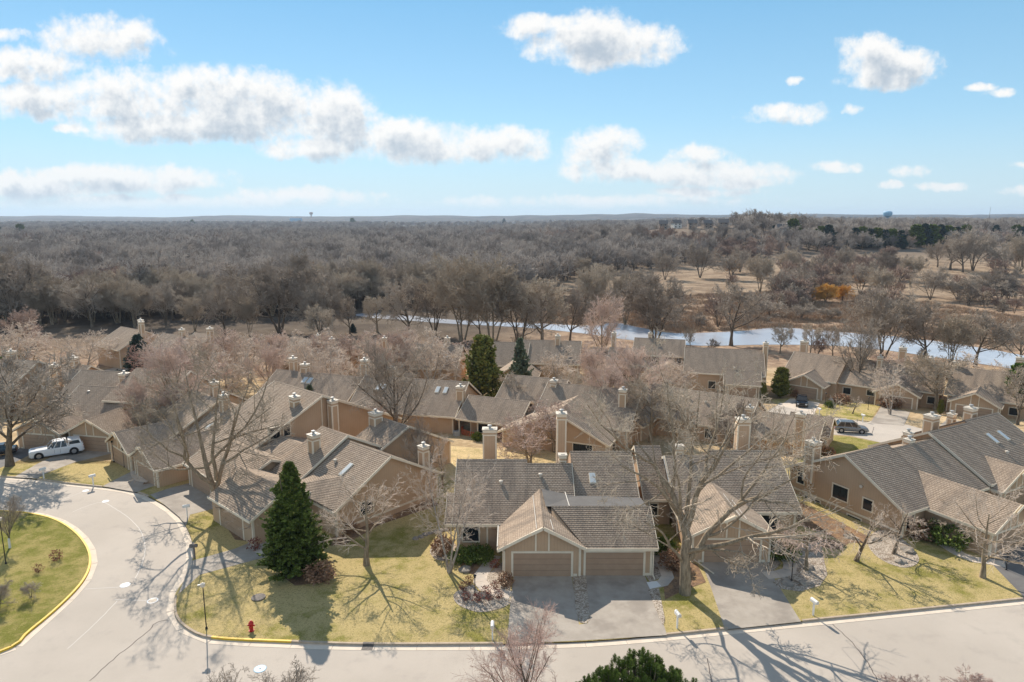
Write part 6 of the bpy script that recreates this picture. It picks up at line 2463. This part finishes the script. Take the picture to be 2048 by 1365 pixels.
bush_meshes('red_shrub', .7, .34, 260, .09, 301, 'leaf_red')
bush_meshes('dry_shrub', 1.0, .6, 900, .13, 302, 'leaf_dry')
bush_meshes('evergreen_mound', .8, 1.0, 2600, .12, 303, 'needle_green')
for i, (x_, y_) in enumerate([(926, 1180), (932, 1200), (955, 1203), (978, 1200), (998, 1196), (972, 1188), (990, 1178), (938, 1168), (990, 1135)]):
    tree_px('red_shrub', x_, y_, y_ - 15, 'small red barberry shrub in the oval gravel bed, ' + rank([926, 932, 955, 978, 998, 972, 990.5, 938, 990], i), 1.0 + .15 * (i % 3), None, 'small red shrubs in the oval gravel bed', 'shrub', 'shrub')
for x_, y_, ptop, k_, s_, lb in [(885, 1108, 1075, 'dry_shrub', 1.0, 'russet shrub left of the slender birch'), (1012, 1172, 1148, 'dry_shrub', .9, 'brown feathery shrub at the left garage corner'), (930, 1122, 1100, 'evergreen_mound', .95, 'dark low evergreen mound under the front window, left one'),
                          (958, 1120, 1097, 'evergreen_mound', .95, 'dark low evergreen mound under the front window, right one'), (113, 1120, 1102, 'red_shrub', 1.2, 'small dark red shrub in the island lawn, nearest the kerb'),
                          (77, 1144, 1130, 'red_shrub', 1.1, 'smaller dark red shrub in the island lawn, second from the kerb'), (510, 1100, 1078, 'red_shrub', 1.1, 'dark red shrub at the walk bend left of the fir'),
                          (640, 1160, 1130, 'dry_shrub', 1.5, 'russet ground shrub at the right foot of the big fir'), (1560, 1112, 1085, 'evergreen_mound', .9, 'dark shrub under the window right of the single garage'),
                          (1900, 1085, 1050, 'evergreen_mound', 1.0, 'dark evergreen shrub beneath the big right house eave'), (1840, 1075, 1045, 'dry_shrub', 1.4, 'brown shrub by the doorway of the big right house'),
                          (1780, 815, 795, 'dry_shrub', 1.6, 'tawny shrub beside the rear garage with the empty driveway'), (1590, 795, 780, 'dry_shrub', .6, 'small tawny shrub at the rear right garage corner'),
                          (1683, 808, 790, 'dry_shrub', 1.4, 'round tan shrub by the rear walk'), (1660, 815, 805, 'evergreen_mound', .7, 'round grey-green mound by the rear street garden lamp'),
                          (1656, 912, 895, 'dry_shrub', 1.2, 'small brown shrub on the green lawn behind the tan chimney'), (1240, 765, 745, 'evergreen_mound', 1.3, 'dark shrub by the rear central garage'),
                          (1345, 1135, 1105, 'dry_shrub', 1.3, 'russet shrub between the walk and the largest tree'), (1325, 1105, 1080, 'evergreen_mound', .8, 'dark shrub in the narrow gap beside the second garage'),
                          (700, 1065, 1045, 'dry_shrub', 1.2, 'brown shrub below the ochre gable wall'), (1000, 855, 838, 'evergreen_mound', .8, 'green shrub behind the patio fence'), (955, 882, 866, 'evergreen_mound', .5, 'small shrub by the patio chairs'),
                          (20, 720, 700, 'evergreen_mound', 1.0, 'dark bush near the far left roofs'), (1250, 1105, 1085, 'evergreen_mound', .01, None)]:
    if lb:
        tree_px(k_, x_, y_, ptop, lb, s_, None, None, 'shrub', 'shrub')
for x_, y_, ptop, s_, lb in [(62, 1195, 1162, 1.0, 'greyish bare round bush lowest in the island lawn'), (-2, 1215, 1165, 1.0, 'bare bush cut by the left edge in the island lawn'), (1880, 1060, 1030, 1.4, 'reddish bare bush under the right house eave')]:
    tree_px('shrub', x_, y_, ptop, lb, s_, None, None, 'shrub', 'shrub')
tree_px('vase', 20, 1096, 1005, 'young sapling with white wrapped trunk in the island lawn', .8, None, None, 'sapling')
b = G(20, 1096)
t = MB()
t.lathe([(.11, -.05), (.09, .9)], 10)
o = t.build('trunk_guard', 'white_paint')
o.location = b
tag(o, 'white trunk wrap around the island sapling', 'trunk guard')

# patio behind the centre townhouse
cpt = G(948, 868)
e = empty('patio_fence', cpt, R(-20), 'red-brown patio fence of upright slats behind the centre townhouse', 'fence')
for i in range(30):
    a = math.pi * (.95 + 1.0 * i / 29)
    t = MB()
    x_, y_ = 3.4 * math.cos(a) + 1.5, 2.0 * math.sin(a)
    t.box(x_ - .07, x_ + .07, y_ - .02, y_ + .02, -.1, .95)
    t.build('slat', 'fence_red', e)
t = MB()
pp = [(3.4 * math.cos(math.pi * (.95 + q / 12)) + 1.5, 2.04 * math.sin(math.pi * (.95 + q / 12)), .88) for q in range(13)]
for a, b_ in zip(pp[:-1], pp[1:]):
    t.beam(a, b_, .09, .06)
t.build('rail', 'fence_red', e)
cpt = G(955, 862)
e = empty('patio_table', cpt, 0, 'round pale patio table inside the red fence', 'table')
t = MB()
t.lathe([(.75, .70), (.78, .74), (.75, .76)], 20)
t.build('tabletop', 'canvas', e)
t = MB()
t.lathe([(.3, 0), (.06, .05), (.05, .7)], 10)
t.build('leg', 'black_metal', e)
cpt = G(960, 855)
e = empty('parasol', cpt, 0, 'cream patio parasol over the round table behind the red fence', 'parasol')
t = MB()
t.lathe([(1.3, 1.75), (1.28, 1.79), (.05, 2.25)], 10)
t.build('canopy', 'canvas', e)
t = MB()
t.lathe([(.03, 0), (.03, 2.3)], 8)
t.build('pole', 'black_metal', e)
for i, (px_, py_, lb) in enumerate([(1290, 935, 'pale air conditioning unit behind the front roofs'), (913, 872, 'grey barbecue cabinet beside the patio fence')]):
    c_ = G(px_, py_)
    e = empty('ac_unit' if i == 0 else 'barbecue', c_, .3, lb, 'air conditioner' if i == 0 else 'barbecue')
    t = MB()
    t.box(-.4, .4, -.4, .4, 0, .75)
    t.build('cabinet', 'white_paint' if i == 0 else 'flue', e)
    t = MB()
    t.lathe([(.3, .75), (.3, .79), (.1, .82)], 14)
    t.build('fan_grille' if i == 0 else 'lid', 'iron', e)

# ------------------------------------------------------------------ far buildings


def far_house(px, py, w, hh, wall='far_wall', roof='far_roof', yaw=0.0, label='', d=9.0, n=3, cat='house', group=None, flat=False, y=None, name='house', storeys=2):
    b = G(px, py + (5 if group == GH else 0))
    e = empty(name, b, R(yaw), label, cat, group)
    t = MB()
    t.box(-w / 2, w / 2, -d / 2, d / 2, -2, hh)
    t.build('wall', wall, e)
    t = MB()
    o_ = .5
    if flat:
        t.box(-w / 2 - o_, w / 2 + o_, -d / 2 - o_, d / 2 + o_, hh + .02, hh + .9)
    else:
        zr = hh + d * .46
        P_ = [(-w / 2 - o_, -d / 2 - o_, hh + .02), (w / 2 + o_, -d / 2 - o_, hh + .02), (w / 2 + o_, d / 2 + o_, hh + .02), (-w / 2 - o_, d / 2 + o_, hh + .02), (-w / 2 - o_, 0, zr), (w / 2 + o_, 0, zr)]
        for q in ((0, 1, 5, 4), (2, 3, 4, 5), (0, 4, 3), (1, 2, 5), (3, 2, 1, 0)):
            t.poly([P_[j] for j in q])
    t.build('roof', roof, e)
    for s_ in range(storeys):
        for i in range(n):
            x_ = -w / 2 + w * (i + .5) / n
            f = MB()
            z_ = hh * (s_ + .35) / storeys
            f.box(x_ - .55, x_ + .55, -d / 2 - .06, -d / 2 + .02, z_, z_ + 1.2)
            o = f.build('window', 'glass', e)
            f = MB()
            f.box(x_ - .85, x_ + .85, -d / 2 - .09, -d / 2, z_ - .14, z_ - .01)
            f.build('sill', 'far_white', o)
    if not flat:
        t = MB()
        t.box(w * .2, w * .2 + .9, .4, 1.2, hh, zr + 1.1)
        t.build('chimney', 'far_white', e)
    return e


GH = 'houses on the hill beyond the woods'
for i, (px, py, w, hh, wl, yw, lb) in enumerate([
        (1297, 452, 14, 6.5, 'far_wall', 10, 'dark roofed tan house, first from the left on the hilltop'), (1326, 454, 13, 7, 'far_wall', -8, 'tan house beside the leftmost hilltop house'),
        (1352, 452, 12, 7.5, 'far_white', 12, 'tall pale gabled house near the middle of the hilltop'), (1384, 453, 15, 7, 'far_wall', -5, 'broad hilltop house right of the tall pale gable'),
        (1414, 452, 14, 7, 'far_white', 6, 'white fronted hilltop house with many windows'), (1446, 451, 13, 6.5, 'far_wall', -12, 'brown hilltop house, rightmost of the row'),
        (1150, 448, 20, 6, 'far_wall', 4, 'broad low house on the rise left of the hill'), (1115, 453, 16, 5, 'far_white', 0, 'small white house among trees left of the hill'),
        (1180, 456, 18, 5, 'far_white', 8, 'pale low house below the rise left of the hill')]):
    far_house(px, py, w * (.5 + .08 * (i % 3)), hh * (.62 + .1 * (i % 2)), wl if i in (2, 7) else 'far_tan', 'far_roof', yw, lb, 7.5, n=2, group=GH)
GV = 'houses scattered among the far trees'
fl = [(1566, 478, 12, 8, 'far_white', 0, 'white house with large windows standing alone in the mid woods'), (1690, 470, 14, 5, 'far_wall', 10, 'low tan house beside the far conifers'),
      (1745, 450, 16, 6, 'far_wall', 0, 'brown house just left below the water tower'), (1760, 455, 14, 6, 'far_white', 14, 'pale house below the water tower'), (1815, 450, 16, 6, 'far_wall', -10, 'tan house right of the water tower'),
      (1850, 446, 18, 6, 'far_wall', 5, 'grey roofed house on the right skyline'), (1900, 450, 14, 6, 'far_white', -6, 'white house above the far conifer row'), (1935, 455, 15, 6, 'far_wall', 8, 'tan house left of the radio mast'),
      (1975, 460, 16, 6, 'far_wall', -4, 'brown house right of the radio mast'), (2010, 470, 16, 6, 'far_white', 6, 'pale house near the right edge in the trees'), (2035, 482, 15, 6, 'far_wall', 0, 'tan house at the right edge in the trees'),
      (1800, 470, 13, 5, 'far_wall', 10, 'small house between the far conifers'), (890, 452, 15, 5, 'far_wall', 0, 'tan house right of the long apartment blocks'), (925, 450, 16, 5, 'far_red', 5, 'brick house in the distant cluster, left part'),
      (960, 453, 14, 5, 'far_white', -5, 'small white house in the distant cluster'), (990, 450, 16, 5, 'far_wall', 8, 'tan house in the middle of the distant cluster'), (1020, 452, 15, 5, 'far_red', 0, 'reddish house in the distant cluster'),
      (1050, 451, 15, 5, 'far_wall', 4, 'brown house at the right of the distant cluster'), (88, 464, 14, 5, 'far_white', 0, 'white house in a clearing of the far left woods'), (140, 463, 12, 5, 'far_white', 10, 'small pale house in the far left woods'),
      (100, 470, 12, 5, 'far_wall', -6, 'tan house below the white one in the far left woods')]
for px, py, w, hh, wl, yw, lb in fl:
    far_house(px, py, w, hh, wl, 'far_roof', yw, lb, group=GV)
far_house(820, 449, 105, 8, 'far_red', 'far_wall', 2, 'long low red-brown apartment block, upper of the pair', 16, 16, 'apartment block', None, True, name='apartment_block')
far_house(800, 456, 85, 6, 'far_wall', 'far_white', 2, 'long pale apartment block, lower of the pair', 14, 14, 'apartment block', None, True, name='apartment_block')
far_house(592, 444, 70, 22, 'tower_blue', 'far_white', 0, 'blue-green office block far away on the left skyline', 30, 8, 'office block', None, True, name='office_block', storeys=3)


def water_tower(px, y, base, top_z, r_, m, label):
    x = (px - 1024) / FPX * (y * math.cos(PITCH) + (CAM_H - top_z) * math.sin(PITCH))
    e = empty('water_tower', (x, y, base), 0, label, 'water tower')
    h = top_z - base
    t = MB()
    t.lathe([(r_ * .35, h * .55), (r_ * .9, h * .66), (r_, h * .76), (r_, h * .9), (r_ * .7, h * .975), (r_ * .1, h)], 24)
    t.build('tank', m, e)
    t = MB()
    t.lathe([(r_ * .36, -3), (r_ * .3, h * .1), (r_ * .3, h * .57)], 20)
    t.build('column', m, e)
    t = MB()
    t.lathe([(r_ + .25, h * .82), (r_ + .25, h * .84)], 24)
    t.build('walkway_rail', m, e)


water_tower(1776, 1900, 8, 46, 11.5, 'tower_blue', 'pale blue water tower on the right skyline')
water_tower(622, 5200, 20, 66, 13, 'far_red', 'tiny reddish water tower on the far left skyline')
e = empty('radio_mast', (640 * 1.0, 930.0, H(640, 930)), 0, 'thin radio mast on the right skyline', 'mast')
t = MB()
t.lathe([(.35, 0), (.12, 34)], 6)
t.build('pole', 'iron', e)
for z_ in (10, 20, 30):
    t = MB()
    t.box(-.9, .9, -.06, .06, z_, z_ + .15)
    t.build('antenna', 'iron', e)

# far conifers one can tell apart
conifer_meshes('far_fir', 14, 4.2, 150, 40, 401, 'needle_blue', droop=.05, size=1.1, power=.6, up=.2)
conifer_meshes('far_fir_green', 14, 4.6, 150, 40, 402, 'needle_green', droop=.1, size=1.2, power=.5, up=.3)
FC = [(1640, 492, 455), (1655, 494, 452), (1648, 490, 460), (1708, 496, 458), (1722, 495, 456), (1738, 496, 460), (1752, 496, 458), (1768, 497, 462), (1782, 497, 460), (1800, 498, 463), (1830, 494, 452), (1846, 494, 450), (1862, 494, 452), (1878, 493, 452),
      (1894, 492, 454), (1912, 490, 456), (1930, 486, 452), (1990, 480, 452), (2030, 484, 452), (2045, 486, 455), (1584, 478, 440), (1548, 476, 452), (42, 478, 450), (2, 475, 455), (705, 452, 436), (1008, 450, 438), (385, 452, 440)]
for i, (px, py, pt) in enumerate(FC):
    tree_px('far_fir' if i % 2 else 'far_fir_green', px, py, pt, 'dark conifer among the far bare trees, ' + rank([q[0] for q in FC], i), 1.25, None, 'dark conifers among the far trees', 'conifer_tree')

# brush and thickets nobody could count
def in_px(x, y):
    return proj(x, y, H(x, y))


brush = [wood_mesh('brush_a', 'fine', 81, 3.2, 'bark_dark', 'twig_brown', .028, 1, .8), wood_mesh('brush_b', 'crab', 82, 3.0, 'bark_dark', 'twig_grey', .028, 1, .8),
         wood_mesh('brush_c', 'multi', 83, 4.2, 'bark_dark', 'twig_wood_red', .03, 1, .8)]
bp, bs = [], []
for i in range(5200):
    y_ = rs.uniform(146, 186)
    x_ = rs.uniform(-150, 150)
    px_, py_ = in_px(x_, y_)
    rt = np.interp(px_, [p[0] for p in RIV_BOT[::-1]], [p[1] for p in RIV_BOT[::-1]])
    if py_ > rt + (5 if px_ > 700 else 0) and py_ < np.interp(px_, [0, 1200, 1500, 2048], [676, 698, 716, 745]) and rs.rand() < (.75 if px_ < 1080 else .06) + .5 * mnoise.noise(Vector((x_ / 9, y_ / 6, 2))) - (.15 if px_ > 1080 else 0):
        bp.append((x_, y_, H(x_, y_) - .05))
        bs.append(.6 + .9 * rs.rand())
n_ = len(bp)
scatter_obj('bank_thicket', brush, bp, np.stack([np.zeros(n_), np.zeros(n_), rs.rand(n_) * 6.28], 1), bs, rs.randint(0, 3, n_))
bp, bs, bi = [], [], []
for i in range(9000):
    y_ = rs.uniform(205, 560)
    x_ = rs.uniform(0, 1) * 1.0 * y_ - .02 * y_
    px_, py_ = in_px(x_, y_)
    lim = np.interp(px_, NEAR_X, NEAR_Y)
    rt = np.interp(px_, [p[0] for p in RIV_TOP], [p[1] for p in RIV_TOP])
    if py_ < lim - 2 or py_ > rt - 4 or px_ < 1020:
        continue
    dn = mnoise.noise(Vector((x_ / 34, y_ / 26, 4)))
    if 1450 < px_ < 1800 and 520 < py_ < 625:
        dn += .35
    if py_ > 630:
        dn -= .25
    if 1800 < px_ and 500 < py_ < 535:
        dn -= .4
    if 1110 < px_ < 1560 and py_ < 610:
        dn -= .5
    if any(abs(px_ - a) < 42 and -14 < py_ - b < 22 for a, b in ((1650, 603), (1685, 602), (1728, 572), (1465, 548))):
        continue
    if rs.rand() < (dn - .08) * 1.1:
        bp.append((x_, y_, H(x_, y_) - .05))
        bs.append(.8 + 1.1 * rs.rand() + (1.1 if rs.rand() < .22 else 0))
        bi.append(rs.randint(0, 3))
n_ = len(bp)
scatter_obj('meadow_thicket', brush, bp, np.stack([np.zeros(n_), np.zeros(n_), rs.rand(n_) * 6.28], 1), bs, bi)
print('BRUSH', n_)
# reed and grass tussocks in the marsh and tufts in the lawns
def tuft(name, n, h, w, m, seed, spread):
    r_ = np.random.RandomState(seed)
    b = r_.randn(n, 3) * spread
    b[:, 2] = 0
    d = r_.randn(n, 3) * .35
    d[:, 2] = 1
    L = h * (.5 + .7 * r_.rand(n))
    sd = np.stack([-np.sin(r_.rand(n) * 6.28), np.cos(r_.rand(n) * 6.28), np.zeros(n)], 1) * w
    v = np.stack([b - sd, b + sd, b + d * L[:, None]], 1).reshape(-1, 3)
    return np_mesh(name, v, np.arange(n * 3).reshape(-1, 3), m, rnd=r_.rand(n))


mat('reed', (.5, .36, .2), 0.95, needle((.27, .19, .13), (.46, .335, .235), (.60, .48, .35)), spec=.05)
mat('grass_tuft', (.2, .2, .06), 0.95, needle((.13, .15, .03), (.30, .27, .085), (.56, .45, .23)), spec=.05)
rt_m = [tuft('reed_clump', 60, 1.2, .05, 'reed', 1, .7), tuft('reed_clump_b', 60, .8, .05, 'reed', 2, .9)]
bp = []
for i in range(26000):
    y_ = rs.uniform(190, 330)
    x_ = rs.uniform(-20, 1.0 * y_)
    px_, py_ = in_px(x_, y_)
    rt = np.interp(px_, [p[0] for p in RIV_TOP], [p[1] for p in RIV_TOP])
    if px_ > 1040 and rt - 75 < py_ < rt - 1.5 and rs.rand() < .45 + mnoise.noise(Vector((x_ / 16, y_ / 8, 9))):
        bp.append((x_, y_, H(x_, y_) - .03))
n_ = len(bp)
scatter_obj('reeds', rt_m, bp, np.stack([np.zeros(n_), np.zeros(n_), rs.rand(n_) * 6.28], 1), .7 + .6 * rs.rand(n_), rs.randint(0, 2, n_))
# ------------------------------------------------------------------ haze
hz = MB()
hz.box(-15000, 15000, -700, 13500, -8.5, 150)
o = hz.build('haze', None)
m = bpy.data.materials.new('haze')
m.use_nodes = True
nt = m.node_tree
nt.nodes.clear()
vo = nt.nodes.new('ShaderNodeVolumePrincipled')
vo.inputs['Color'].default_value = (.62, .78, 1, 1)
vo.inputs['Density'].default_value = HAZE = 0.00007
vo.inputs['Anisotropy'].default_value = 0.2
mo = nt.nodes.new('ShaderNodeOutputMaterial')
nt.links.new(vo.outputs[0], mo.inputs['Volume'])
o.data.materials.append(m)
tag(o, None, None, None, 'stuff')
